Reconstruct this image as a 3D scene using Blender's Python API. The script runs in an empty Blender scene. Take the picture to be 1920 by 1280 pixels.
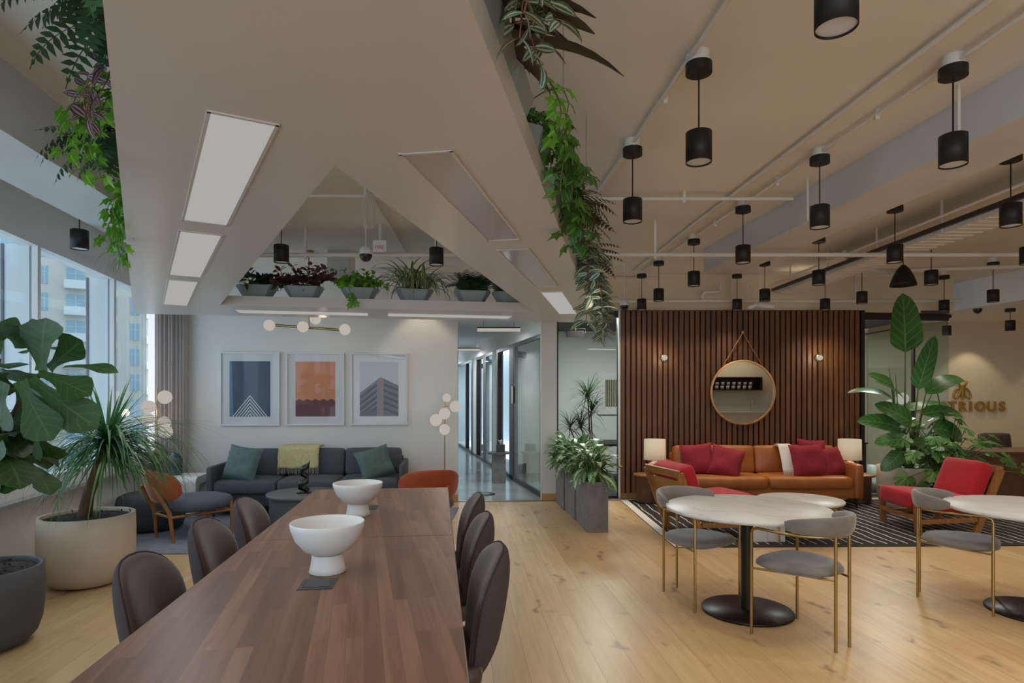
import bpy, bmesh, math, random
from math import sin, cos, pi, radians as R, atan2, sqrt, hypot
from mathutils import Vector, Matrix
C = bpy.context.scene.collection
V = Vector
rnd = random.Random(7)
U = rnd.uniform

# ---------------------------------------------------------------- materials
def lin(h):
    if not isinstance(h, str): return (*h, 1)[:4]
    c = [int(h[i:i+2], 16)/255 for i in (0, 2, 4)]
    return (*[x/12.92 if x <= .04045 else ((x+.055)/1.055)**2.4 for x in c], 1)
class NT:
    def __init__(s, name):
        s.m = bpy.data.materials.new(name); s.m.use_nodes = True
        s.t = s.m.node_tree; s.t.nodes.clear()
        s.out = s.t.nodes.new('ShaderNodeOutputMaterial')
    def n(s, typ, props=None, **inp):
        nd = s.t.nodes.new('ShaderNode'+typ)
        for k, v in (props or {}).items(): setattr(nd, k, v)
        for k, v in inp.items():
            key = int(k[1:]) if k[0] == '_' and k[1:].isdigit() else k.replace('_', ' ')
            sk = nd.inputs[key]
            if hasattr(v, 'is_output') or isinstance(v, bpy.types.NodeSocket): s.t.links.new(v, sk)
            else: sk.default_value = v
        return nd
    def math(s, op, a, b=0., c=0.):
        return s.n('Math', {'operation': op}, _0=a, _1=b, _2=c).outputs[0]
    def mix(s, f, a, b, blend='MIX'):
        nd = s.t.nodes.new('ShaderNodeMix'); nd.data_type = 'RGBA'; nd.blend_type = blend
        for i, v in ((0, f), (6, a), (7, b)):
            if isinstance(v, bpy.types.NodeSocket): s.t.links.new(v, nd.inputs[i])
            else: nd.inputs[i].default_value = v
        return nd.outputs[2]
    def ramp(s, f, stops):
        nd = s.n('ValToRGB', Fac=f); e = nd.color_ramp.elements
        while len(e) < len(stops): e.new(.5)
        for k, (p, c) in zip(e, stops): k.position = p; k.color = lin(c)
        return nd.outputs[0]
    def obj(s, scale=(1, 1, 1), rot=(0, 0, 0)):
        tc = s.n('TexCoord'); return s.n('Mapping', Vector=tc.outputs['Object'], Scale=scale, Rotation=rot).outputs[0]
    def noise(s, vec, sc, det=3, rough=.55, dist=0):
        return s.n('TexNoise', Vector=vec, Scale=sc, Detail=det, Roughness=rough, Distortion=dist).outputs[0]
    def bump(s, h, st=.2, d=.01):
        return s.n('Bump', Height=h, Strength=st, Distance=d).outputs[0]
    def done(s, sh): s.t.links.new(sh, s.out.inputs[0]); return s.m
    def pr(s, **k): return s.n('BsdfPrincipled', **k).outputs[0]

def mat(name, col, rough=.5, metal=0, var=None, nsc=6, stretch=(1, 1, 1), bump=0, bsc=60, coat=0, sheen=0, spec=.5):
    n = NT(name); vec = n.obj(stretch); k = dict(Roughness=rough, Metallic=metal)
    k['Base_Color'] = n.mix(n.ramp(n.noise(vec, nsc, 4), [(.3, (0, 0, 0)), (.7, (1, 1, 1))]), lin(col), lin(var)) if var else lin(col)
    if bump: k['Normal'] = n.bump(n.noise(n.obj(), bsc, 2), bump, .004)
    if coat: k['Coat_Weight'] = coat; k['Coat_Roughness'] = .04
    if sheen: k['Sheen_Weight'] = sheen; k['Sheen_Roughness'] = .4
    k['Specular_IOR_Level'] = spec
    return n.done(n.pr(**k))
def emit(name, col, st):
    n = NT(name); return n.done(n.n('Emission', Color=lin(col), Strength=st).outputs[0])
def glassmat(name, tint, rough=.0, ior=1.45):
    n = NT(name); bf = n.n('NewGeometry').outputs['Backfacing']; io = n.math('ADD', ior, n.math('MULTIPLY', bf, 1/ior-ior)); f = n.n('Fresnel', IOR=io).outputs[0]
    a = n.n('BsdfTransparent', Color=lin(tint)).outputs[0]; b = n.n('BsdfGlossy', Roughness=rough).outputs[0]
    return n.done(n.n('MixShader', _0=f, _1=a, _2=b).outputs[0])
def leafmat(name, c1, c2, mode='plain', rough=.4, trans=.25, c3=None):
    n = NT(name); uv = n.n('TexCoord').outputs['UV']; sp = n.n('SeparateXYZ', Vector=uv).outputs
    a = n.math('ABSOLUTE', n.math('SUBTRACT', sp[0], .5)); a2 = n.math('MULTIPLY', a, 2.)
    nz = n.noise(n.obj(), 3.5, 2); base = n.mix(n.ramp(nz, [(.3, (0, 0, 0)), (.7, (1, 1, 1))]), lin(c1), lin(c3 or c1))
    if mode == 'rib': f = n.ramp(a2, [(0, (1, 1, 1)), (.09, (0, 0, 0))])
    elif mode == 'vein':
        w = n.math('FRACT', n.math('SUBTRACT', n.math('MULTIPLY', sp[1], 7.), n.math('MULTIPLY', a2, 1.6)))
        v1 = n.ramp(w, [(0, (.7, .7, .7)), (.1, (0, 0, 0)), (.9, (0, 0, 0)), (1, (.7, .7, .7))])
        f = n.mix(1., v1, n.ramp(a2, [(0, (1, 1, 1)), (.07, (0, 0, 0))]), 'LIGHTEN')
    elif mode == 'bands': f = n.ramp(a2, [(.18, (0, 0, 0)), (.3, (1, 1, 1)), (.5, (1, 1, 1)), (.62, (0, 0, 0))])
    elif mode == 'edge': f = n.ramp(a2, [(.55, (0, 0, 0)), (.75, (1, 1, 1))])
    elif mode == 'patch':
        w = n.noise(n.n('Mapping', Vector=uv, Scale=(5., 9., 1.)).outputs[0], 1.6, 3)
        q = n.math('SUBTRACT', n.math('ADD', w, .14), n.math('MULTIPLY', a2, .3))
        f = n.ramp(q, [(.45, (0, 0, 0)), (.6, (1, 1, 1))])
    else: f = 0.
    col = n.mix(f, base, lin(c2))
    p = n.pr(Base_Color=col, Roughness=rough)
    t = n.n('BsdfTranslucent', Color=col).outputs[0]
    return n.done(n.n('MixShader', _0=trans, _1=p, _2=t).outputs[0])

def planks(name, w, L, rot, cols, rough, knots=True, gap=.0015, coat=0):
    n = NT(name); vec = n.obj((1, 1, 1), (0, 0, rot))
    def brick(bw, off): return n.n('TexBrick', {'offset': off, 'offset_frequency': 2}, Vector=vec, Color1=(0, 0, 0, 1), Color2=(1, 1, 1, 1), Mortar=(.5, .5, .5, 1), Scale=1., Mortar_Size=gap, Mortar_Smooth=.1, Bias=0., Brick_Width=bw, Row_Height=w)
    b = brick(L, .37)
    st = n.n('Mapping', Vector=vec, Scale=(1.3, 22, 1)).outputs[0]
    jit = n.n('CombineXYZ', X=n.math('MULTIPLY', b.outputs[0], 37.), Y=n.math('MULTIPLY', b.outputs[0], 11.)).outputs[0]
    st = n.n('VectorMath', {'operation': 'ADD'}, _0=st, _1=jit).outputs[0]
    gr = n.noise(st, 1.1, 5, .6, .6)
    col = n.mix(n.ramp(b.outputs[0], [(.0, (0, 0, 0)), (1, (1, 1, 1))]), lin(cols[0]), lin(cols[1]))
    col = n.mix(n.ramp(gr, [(.4, (0, 0, 0)), (.78, (.75, .75, .75))]), col, lin(cols[2]))
    if knots:
        kv = n.n('Mapping', Vector=vec, Scale=(1.6, 4.5, 1)).outputs[0]
        kv = n.n('VectorMath', {'operation': 'ADD'}, _0=kv, _1=n.n('TexNoise', Vector=vec, Scale=5.).outputs[1]).outputs[0]
        vo = n.n('TexVoronoi', Vector=kv, Scale=1.25).outputs[0]
        col = n.mix(n.ramp(vo, [(.04, (.8, .8, .8)), (.16, (.22, .22, .22)), (.26, (0, 0, 0))]), col, lin(cols[3]))
    col = n.mix(n.math('MULTIPLY', b.outputs[1], .6), col, lin(cols[3]))
    k = dict(Base_Color=col, Roughness=rough, Normal=n.bump(gr, .06, .003), Specular_IOR_Level=.5 if knots else .28)
    if coat: k['Coat_Weight'] = coat; k['Coat_Roughness'] = .2
    return n.done(n.pr(**k))

M = {}
def setup_mats():
    M['paint'] = mat('white_paint', 'dcdad6', .7)
    M['ceil'] = mat('ceiling_paint', 'dcd8d0', .8, var='d4cec4', nsc=1.2, bump=.1, bsc=8)
    M['beam'] = mat('beam_paint', 'c9c9c9', .8, var='bdbdbd', nsc=2)
    M['tan'] = mat('warm_wall_paint', 'd6c8ae', .8)
    M['gloss'] = mat('glossy_white_panel', 'c9c2bb', .32, coat=.0)
    M['oak'] = planks('oak_floor', .2, 2.1, R(90-5.2), ('d6b88d', 'c6a476', 'b69165', '755335'), .34)
    M['walnut'] = planks('walnut_top', .055, .9, R(90-6.9), ('9a7159', '74523f', '5a3b2c', '38251d'), .36, False, .0004)
    M['wal2'] = mat('walnut_plain', '77523c', .4, var='583a2a', nsc=3, stretch=(2, 14, 2))
    M['concrete'] = mat('polished_concrete', '8f9799', .16, var='7f8889', nsc=2.5)
    M['roughcon'] = mat('cast_concrete', '858180', .85, var='6d6a69', nsc=9, bump=.5, bsc=40)
    M['oakt'] = mat('oak_trim', 'c79a66', .5, var='b3854f', nsc=4, stretch=(3, 3, 14))
    M['teak'] = mat('teak_wood', 'a5733f', .45, var='86572c', nsc=3, stretch=(2, 12, 2))
    M['black'] = mat('black_metal', '1b1816', .5, spec=.35)
    M['blk2'] = mat('black_plastic', '1a1918', .3)
    M['dkframe'] = mat('dark_frame', '2b2523', .4)
    M['base'] = mat('bronze_base', '2d2522', .35, metal=.6)
    M['brass'] = mat('brushed_brass', 'a88f5c', .3, metal=1)
    M['steel'] = mat('steel', 'b5b5b5', .3, metal=1)
    M['white'] = mat('white_plastic', 'd8d8d8', .5)
    M['conduit'] = mat('painted_conduit', 'd2cdc5', .6)
    M['bowl'] = mat('white_ceramic', 'e6e4e0', .5)
    M['leath'] = mat('tan_leather', 'ae6a34', .42, var='9a5a28', nsc=5, bump=.15, bsc=90)
    M['red'] = mat('red_wool', 'b31726', .85, sheen=.2)
    M['wine'] = mat('wine_linen', '93232f', .9, var='841c28', nsc=30)
    M['brown'] = mat('brown_faux_leather', '4f3b33', .5, var='402e28', nsc=8, bump=.1, bsc=50, sheen=.25)
    M['tweed'] = mat('brown_tweed', '4a4042', .9, var='3f3536', nsc=160)
    M['velvet'] = mat('grey_velvet', '827a74', .75, var='6f6862', nsc=7, sheen=.5)
    M['sofa'] = mat('charcoal_fabric', '54565c', .9, var='4a4c52', nsc=40)
    M['sofad'] = mat('charcoal_base_fabric', '35373c', .9)
    M['seatg'] = mat('slate_wool', '555a66', .9, var='4b505b', nsc=30)
    M['rust'] = mat('rust_velvet', 'a8491d', .6, var='953d18', nsc=6, sheen=.4)
    M['green'] = mat('green_cotton', '5f736e', .85, var='50645f', nsc=14)
    M['throw'] = mat('yellow_wool', 'd0c898', .95, var='bdb380', nsc=40, bump=1., bsc=120)
    M['fringe'] = mat('grey_fringe', '8e8789', .95)
    M['cream'] = mat('cream_throw', 'ddd8d0', .95, bump=.5, bsc=90)
    M['lampw'] = mat('linen_shade', 'f2ede6', .8)
    M['pink'] = mat('blush_ceramic', 'd8a796', .5)
    M['beigepot'] = mat('beige_fibrestone', 'cabca8', .75, var='c0b19c', nsc=4)
    M['darkpot'] = mat('charcoal_fibrestone', '4a4a4c', .7)
    M['navypot'] = mat('navy_fibrestone', '2e3440', .6)
    M['trough'] = mat('grey_planter_plastic', '8a9698', .35)
    M['soil'] = mat('bark_soil', '3a2f2c', 1, var='15110f', nsc=40, bump=1., bsc=50)
    M['bark'] = mat('bark', '6b5138', .9, var='4b3826', nsc=10)
    M['stem'] = mat('green_stem', '4f6a2c', .6)
    M['rstem'] = mat('red_stem', '6d4030', .6)
    M['glass'] = glassmat('clear_glass', 'f3f8f7')
    M['winglass'] = glassmat('window_glass', 'e2ecf0')
    M['lens'] = mat('frosted_lens', 'cdd2dd', .5)
    M['panel'] = emit('lit_panel', 'fdfbf7', .52)
    M['tube'] = emit('lit_tube', 'fff6e8', .54)
    M['globe'] = emit('lit_globe', 'fff6ea', .6)
    M['acryl'] = mat('unlit_acrylic', 'b9afae', .12)
    M['navyrug'] = mat('blue_grey_rug', '596377', .98, var='8b8f98', nsc=7, stretch=(1, 6, 1), bump=.5, bsc=80)
    M['shirt'] = mat('sheer_curtain', 'b7aeac', .9)
    M['steeltile'] = mat('white_tile', 'cfd0ce', .25)
    M['gold'] = mat('gold_letters', 'b48a3c', .45, metal=.5)
    M['bright'] = mat('white_aluminium', 'd8dbe0', .5)
    M['gk'] = mat('gasket', '5c6068', .5)
    M['paper'] = mat('paper', 'e4e4e4', .8)
    # fabric print, marble, rug stripe
    n = NT('white_marble'); v = n.obj()
    w = n.n('TexWave', {'wave_type': 'BANDS', 'bands_direction': 'DIAGONAL'}, Vector=v, Scale=1.6, Distortion=9., Detail=4., Detail_Scale=1.4).outputs[1]
    M['marble'] = n.done(n.pr(Base_Color=n.mix(n.ramp(w, [(0, (.3, .3, .3)), (.1, (.0, .0, .0))]), lin('cbc9c7'), lin('a0968c')), Roughness=.38))
    n = NT('slat_wood'); v = n.obj(); sx = n.n('SeparateXYZ', Vector=v).outputs
    idn = n.n('TexWhiteNoise', {'noise_dimensions': '1D'}, W=n.math('FLOOR', n.math('DIVIDE', sx[0], .0789))).outputs[0]
    g = n.noise(n.n('Mapping', Vector=v, Scale=(30, 30, 2.2)).outputs[0], 1.2, 5)
    c = n.mix(idn, lin('754a2b'), lin('613d21')); c = n.mix(n.ramp(g, [(.35, (0, 0, 0)), (.75, (.8, .8, .8))]), c, lin('4a2a15'))
    M['slat'] = n.done(n.pr(Base_Color=c, Roughness=.5))
    n = NT('hand_drawn_stripe_rug'); v = n.obj(); sx = n.n('SeparateXYZ', Vector=v).outputs
    wob = n.math('MULTIPLY', n.math('SUBTRACT', n.noise(n.n('Mapping', Vector=v, Scale=(1.5, 1.1, 1)).outputs[0], 2.2, 2), .5), .09)
    fr = n.math('ABSOLUTE', n.math('SUBTRACT', n.math('FRACT', n.math('DIVIDE', n.math('ADD', sx[0], wob), .12)), .5))
    ln = n.math('LESS_THAN', fr, .062)
    inside = n.math('MULTIPLY', n.math('LESS_THAN', n.math('ABSOLUTE', sx[1]), 1.26), n.math('LESS_THAN', n.math('ABSOLUTE', sx[0]), 3.12))
    M['rug'] = n.done(n.pr(Base_Color=n.mix(n.math('MULTIPLY', ln, inside), lin('2a2523'), lin('cfc8bf')), Roughness=.98))
    # plants
    M['l_ivy'] = leafmat('ivy_leaf', '4f8a1c', '8fbf4a', 'rib', .45, .3, '6fa52a')
    M['l_ivyd'] = leafmat('dark_ivy_leaf', '2f5c1c', '6c9a4a', 'rib', .45, .25, '467a22')
    M['l_fern'] = leafmat('fern_leaf', '2c4a2a', '3c5c34', 'rib', .5, .2, '3d6038')
    M['l_fernb'] = leafmat('bronze_fern_leaf', '4a4a32', '6c6450', 'rib', .5, .2, '5d5a40')
    M['l_trad'] = leafmat('silver_striped_leaf', '465f46', 'b4bfa8', 'bands', .4, .15, '55604a')
    M['l_purp'] = leafmat('purple_striped_leaf', '4a3440', '9c93a0', 'bands', .4, .15)
    M['l_burg'] = leafmat('burgundy_leaf', '4d3036', '6c4a4c', 'rib', .45, .15, '5c3c3a')
    M['l_cord'] = leafmat('dark_strap_leaf', '3c352c', '55453a', 'rib', .35, .1, '4a3c36')
    M['l_spid'] = leafmat('spider_plant_leaf', '4f6e3c', 'c9cfa6', 'edge', .45, .2)
    M['l_fig'] = leafmat('fiddle_leaf', '264419', '4c6e2e', 'vein', .5, .2, '345822')
    M['l_palm'] = leafmat('ponytail_leaf', '356238', '6a9a55', 'rib', .4, .25, '4c7c46')
    M['l_agl'] = leafmat('silver_patch_leaf', '376a34', 'c6d4b0', 'patch', .35, .15, '4a8a3a')
    M['l_drac'] = leafmat('dracaena_leaf', '2f4a28', '4c6a3c', 'rib', .4, .15)
    M['l_bop'] = leafmat('bird_of_paradise_leaf', '2c5a24', '6c9a54', 'vein', .35, .15, '3d6e30')
    M['l_mon'] = leafmat('monstera_leaf', '3a6a2c', '7ea45c', 'vein', .35, .15, '4f8038')

# ---------------------------------------------------------------- mesh builder
class MB:
    def __init__(s): s.v = []; s.f = []; s.u = []; s.mi = []; s.sm = []; s.k = 0
    def add(s, vs, fs, uv=None, smooth=True):
        b = len(s.v); s.v += [tuple(p) for p in vs]
        for f in fs:
            s.f.append([b+i for i in f]); s.mi.append(s.k); s.sm.append(smooth)
            s.u += [uv[i] if uv else (0., 0.) for i in f]
        return s
    def box(s, c, d, rz=0, m=None):
        hx, hy, hz = d[0]/2, d[1]/2, d[2]/2
        vs = [V((x*hx, y*hy, z*hz)) for z in (-1, 1) for y in (-1, 1) for x in (-1, 1)]
        mt = m or Matrix.Rotation(rz, 3, 'Z')
        return s.add([V(c)+mt @ p for p in vs], [(0, 2, 3, 1), (4, 5, 7, 6), (0, 1, 5, 4), (2, 6, 7, 3), (0, 4, 6, 2), (1, 3, 7, 5)], smooth=False)
    def b2(s, x0, x1, y0, y1, z0, z1): return s.box(((x0+x1)/2, (y0+y1)/2, (z0+z1)/2), (x1-x0, y1-y0, z1-z0))
    def prism(s, poly, z0, z1, smooth=False):
        n = len(poly); vs = [(x, y, z0) for x, y in poly]+[(x, y, z1) for x, y in poly]
        fs = [tuple(range(n-1, -1, -1)), tuple(range(n, 2*n))]
        s.add(vs, fs, smooth=False)
        return s.add(vs, [(i, (i+1) % n, n+(i+1) % n, n+i) for i in range(n)], smooth=smooth)
    def loft(s, rings, cap=True, smooth=True, closed=True):
        n = len(rings[0]); vs = [p for r in rings for p in r]; fs = []
        for k in range(len(rings)-1):
            for i in range(n if closed else n-1):
                j = (i+1) % n; fs.append((k*n+i, k*n+j, (k+1)*n+j, (k+1)*n+i))
        s.add(vs, fs, smooth=smooth)
        if cap:
            m = len(rings)-1
            s.add(rings[0], [tuple(range(n-1, -1, -1))], smooth=False); s.add(rings[m], [tuple(range(n))], smooth=False)
        return s
    def lathe(s, prof, n=28, c=(0, 0, 0), cap=True, ax='z'):
        rings = []
        for r, z in prof:
            ring = []
            for i in range(n):
                a = 2*pi*i/n; p = (r*cos(a), r*sin(a), z)
                if ax == 'y': p = (r*cos(a), -z, r*sin(a))
                if ax == 'x': p = (z, r*cos(a), r*sin(a))
                ring.append((c[0]+p[0], c[1]+p[1], c[2]+p[2]))
            rings.append(ring)
        return s.loft(rings, cap)
    def cyl(s, c, r, h, n=24, r2=None):
        # flat sided cylinder with crisp ends, c = bottom centre
        r2 = r if r2 is None else r2
        a = [(c[0]+r*cos(2*pi*i/n), c[1]+r*sin(2*pi*i/n), c[2]) for i in range(n)]
        b = [(c[0]+r2*cos(2*pi*i/n), c[1]+r2*sin(2*pi*i/n), c[2]+h) for i in range(n)]
        return s.loft([a, b])
    def tube(s, pts, r, n=8, cap=True):
        pts = [V(p) for p in pts]; rs = r if isinstance(r, (list, tuple)) else [r]*len(pts)
        t = (pts[1]-pts[0]).normalized(); u = t.cross(V((0, 0, 1)))
        if u.length < 1e-3: u = t.cross(V((0, 1, 0)))
        u.normalize(); rings = []
        for i, p in enumerate(pts):
            a = pts[max(i-1, 0)]; b = pts[min(i+1, len(pts)-1)]; t = (b-a).normalized()
            u = (u-t*u.dot(t)).normalized(); w = t.cross(u)
            rings.append([p+(u*cos(2*pi*k/n)+w*sin(2*pi*k/n))*rs[i] for k in range(n)])
        return s.loft(rings, cap)
    def rbox(s, c, d, r=.04, puff=(0, 0, 0), n=8, rz=0, m=None):
        # cushion-like rounded box, bulging by puff along each axis
        h = V(d)/2; mt = m or Matrix.Rotation(rz, 3, 'Z')
        r = min(r, *[x*.98 for x in h])
        for ax in range(3):
            for sg in (-1, 1):
                vs = []
                for i in range(n+1):
                    for j in range(n+1):
                        a = sin((i/n-.5)*pi)/1; b = sin((j/n-.5)*pi)/1
                        p = [0, 0, 0]; p[ax] = sg; p[(ax+1) % 3] = a*sg; p[(ax+2) % 3] = b
                        q = V([p[k]*h[k] for k in range(3)])
                        inn = V([max(-(h[k]-r), min(h[k]-r, q[k])) for k in range(3)])
                        dd = q-inn; L = dd.length
                        if L > 1e-9: q = inn+dd*(r/L)
                        for k in range(3):
                            o1, o2 = (k+1) % 3, (k+2) % 3
                            q[k] += puff[k]*(q[k]/h[k])*max(0, 1-(q[o1]/h[o1])**2)*max(0, 1-(q[o2]/h[o2])**2)
                        vs.append(V(c)+mt @ q)
                s.add(vs, [(i*(n+1)+j, (i+1)*(n+1)+j, (i+1)*(n+1)+j+1, i*(n+1)+j+1) for i in range(n) for j in range(n)])
        return s
    def pillow(s, c, w, h, t, m, n=10, seed=0):
        q = random.Random(seed); ph = q.uniform(0, 6)
        for sg in (-1, 1):
            vs = []; uv = []
            for i in range(n+1):
                for j in range(n+1):
                    u = 2*i/n-1; v = 2*j/n-1
                    x = w/2*u*(1-.09*(1-v*v)*abs(u)); z = h/2*v*(1-.09*(1-u*u)*abs(v))
                    y = sg*t/2*((1-u**4)*(1-v**4))**.6*(1+.12*sin(3*u+ph)*cos(4*v+ph*2))
                    vs.append(V(c)+m @ V((x, y, z))); uv.append((i/n, j/n))
            fs = [(i*(n+1)+j, (i+1)*(n+1)+j, (i+1)*(n+1)+j+1, i*(n+1)+j+1) for i in range(n) for j in range(n)]
            s.add(vs, fs if sg < 0 else [f[::-1] for f in fs], uv)
        return s
    def sph(s, c, r, n=16, m=10, sq=(1, 1, 1)):
        vs = []
        for i in range(m+1):
            a = pi*i/m
            for k in range(n):
                b = 2*pi*k/n; vs.append((c[0]+r*sq[0]*sin(a)*cos(b), c[1]+r*sq[1]*sin(a)*sin(b), c[2]-r*sq[2]*cos(a)))
        return s.add(vs, [(i*n+k, i*n+(k+1) % n, (i+1)*n+(k+1) % n, (i+1)*n+k) for i in range(m) for k in range(n)])
    # ---- foliage
    def leaf(s, b, d, L, W, droop=.5, fold=.15, n=6, prof=None, nor=(0, 0, 1), wave=0):
        d = V(d).normalized(); nn = V(nor); side = d.cross(nn)
        if side.length < 1e-3: side = d.cross(V((1, 0, 0)))
        side.normalize(); up = side.cross(d).normalized(); p = V(b); prof = prof or P_OVAL
        vs = []; uv = []
        for i in range(n+1):
            t = i/n; a = -droop*t; dd = d*cos(a)+up*sin(a); uu = up*cos(a)-d*sin(a)
            w = W/2*prof(t); wv = wave*W*sin(t*14+b[0]*9)
            vs += [p-side*w+uu*(fold*w+wv), p.copy(), p+side*w+uu*(fold*w-wv)]; uv += [(0., t), (.5, t), (1., t)]
            p = p+dd*(L/n)
        return s.add(vs, [q for i in range(n) for q in ((3*i, 3*i+1, 3*i+4, 3*i+3), (3*i+1, 3*i+2, 3*i+5, 3*i+4))], uv)
    def lobed(s, c, d, nor, sz, lobes):
        # flat star/heart leaf around its stalk point, lobes = [(angle, radius)]
        d = V(d).normalized(); nn = V(nor).normalized(); x = d.cross(nn)
        if x.length < 1e-3: x = d.cross(V((1, .2, 0)))
        x.normalize(); nn = x.cross(d).normalized(); vs = [V(c)]; uv = [(.5, 0.)]
        for a, r in lobes:
            px, py = sin(a)*r*sz, cos(a)*r*sz
            vs.append(V(c)+x*px+d*py-nn*(abs(px)*.25+py*py/sz*.25)); uv.append((.5+.5*sin(a)*r, max(0, cos(a)*r)))
        return s.add(vs, [(0, i, i+1) for i in range(1, len(lobes))], uv, False)
    def frond(s, b, d, L, droop, np_=14, pl=.08, pw=.02, rise=0):
        d = V(d).normalized(); side = d.cross(V((0, 0, 1))).normalized(); up = side.cross(d); p = V(b)
        for i in range(np_+1):
            t = i/np_; a = rise-(droop+rise)*t; dd = (d*cos(a)+up*sin(a)).normalized(); uu = (up*cos(a)-d*sin(a))
            l = pl*min(1, .35+t*3)*(1-t)**.5+.008
            if i:
                for sg in (-1, 1): s.leaf(p, side*sg+dd*.35, l, pw, .5, .1, 3, P_LANCE, uu)
            q = p+dd*(L/np_); s.add([p-side*.002, p+side*.002, q+side*.002, q-side*.002], [(0, 1, 2, 3)]); p = q
        return s
    def build(s, name, m, parent=None, bevel=0, seg=2, sub=0):
        me = bpy.data.meshes.new(name); me.from_pydata(s.v, [], s.f)
        for k in (m if isinstance(m, (list, tuple)) else [m]): me.materials.append(M[k] if isinstance(k, str) else k)
        me.polygons.foreach_set('use_smooth', s.sm); me.polygons.foreach_set('material_index', s.mi)
        lay = me.uv_layers.new(name='UVMap'); lay.data.foreach_set('uv', [x for q in s.u for x in q]); me.update()
        o = bpy.data.objects.new(name, me); C.objects.link(o)
        if parent: o.parent = parent
        if bevel:
            b = o.modifiers.new('b', 'BEVEL'); b.width = bevel; b.segments = seg; b.limit_method = 'ANGLE'; b.angle_limit = R(40)
        if sub:
            b = o.modifiers.new('s', 'SUBSURF'); b.levels = sub; b.render_levels = sub
        return o
P_OVAL = lambda t: max(.03, sin(pi*min(1, t**.85)))**.75
P_LANCE = lambda t: max(.03, min(1, t*4+.25)*(1-t)**.7)
P_STRAP = lambda t: max(.04, min(1, .45+t*3)*(1-t**2.2))
P_FIG = lambda t: max(.06, (.38+.8*t-.25*sin(t*5.5))*min(1, (1-t)*4.2)**.6)
P_BOP = lambda t: max(.04, min(1, (t*7)**.6)*(1-t**3)**.6)
IVY = [(-2.6, .45), (-2.0, .75), (-1.5, .5), (-1.0, .95), (-.5, .62), (0, 1.25), (.5, .62), (1.0, .95), (1.5, .5), (2.0, .75), (2.6, .45)]
HEART = [(-2.75, .7), (-2.2, .85), (-1.6, .8), (-1.0, .85), (-.5, 1.0), (0, 1.3), (.5, 1.0), (1.0, .85), (1.6, .8), (2.2, .85), (2.75, .7)]
MON = [(-2.8, .7), (-2.35, .9), (-1.9, .92), (-1.75, .45), (-1.55, .95), (-1.25, .98), (-1.12, .5), (-.95, 1.02), (-.65, 1.08), (-.55, .55), (-.4, 1.15), (0, 1.35),
       (.4, 1.15), (.55, .55), (.65, 1.08), (.95, 1.02), (1.12, .5), (1.25, .98), (1.55, .95), (1.75, .45), (1.9, .92), (2.35, .9), (2.8, .7)]

# ---------------------------------------------------------------- objects
def tag(o, label=None, cat=None, group=None, kind=None):
    if label: o['label'] = label
    if cat: o['category'] = cat
    if group: o['group'] = group
    if kind: o['kind'] = kind
    return o
def thing(name, label, cat, loc=(0, 0, 0), rz=0, group=None):
    o = bpy.data.objects.new(name, None); C.objects.link(o); o.empty_display_size = .1
    o.location = loc; o.rotation_euler = (0, 0, rz)
    return tag(o, label, cat, group)
def kids(o): return [c for c in C.objects if c.parent == o]
def dup(o, loc, rz, label, group=None):
    r = o.copy(); C.objects.link(r); r.location = loc; r.rotation_euler = (0, 0, rz); r['label'] = label
    if group: r['group'] = group
    for ch in kids(o):
        c = ch.copy(); C.objects.link(c); c.parent = r
        for g in kids(ch):
            d = g.copy(); C.objects.link(d); d.parent = c
    return r
def struct(o, label=None):
    o['kind'] = 'structure'
    if label: o['label'] = label
    return o
def RX(a): return Matrix.Rotation(a, 3, 'X')
def RZ(a): return Matrix.Rotation(a, 3, 'Z')
def seg_box(mb, a, b, th, z0, z1, side=1):
    # wall slab from a to b (plan), thickness th to one side
    a = V((*a, 0)); b = V((*b, 0)); d = (b-a).normalized(); nrm = V((-d.y, d.x, 0))*th*side
    mb.prism([(a.x, a.y), (b.x, b.y), (b.x+nrm.x, b.y+nrm.y), (a.x+nrm.x, a.y+nrm.y)][::side], z0, z1)
    return mb
def spot(loc, power, col, angle=100, blend=.6, r=.03, aim=(0, 0, 0)):
    l = bpy.data.lights.new('spot_light', 'SPOT'); l.energy = power; l.color = col; l.spot_size = R(angle); l.spot_blend = blend; l.shadow_soft_size = r
    o = bpy.data.objects.new('spot_light', l); C.objects.link(o); o.location = loc; o.rotation_euler = aim; return o
def point(loc, power, col, r=.05):
    l = bpy.data.lights.new('bulb_light', 'POINT'); l.energy = power; l.color = col; l.shadow_soft_size = r
    o = bpy.data.objects.new('bulb_light', l); C.objects.link(o); o.location = loc; return o
def area(loc, sx, sy, power, col, rot):
    l = bpy.data.lights.new('area_light', 'AREA'); l.shape = 'RECTANGLE'; l.size = sx; l.size_y = sy; l.energy = power; l.color = col
    o = bpy.data.objects.new('area_light', l); C.objects.link(o); o.location = loc; o.rotation_euler = rot; return o
setup_mats()
# ================================================================ ROOM SHELL
CEIL = 3.30
def wx(y): return -3.04-.2165*y            # window wall line
CORN = (-4.84, 8.36); WEND = (-.788, 8.886)
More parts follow.
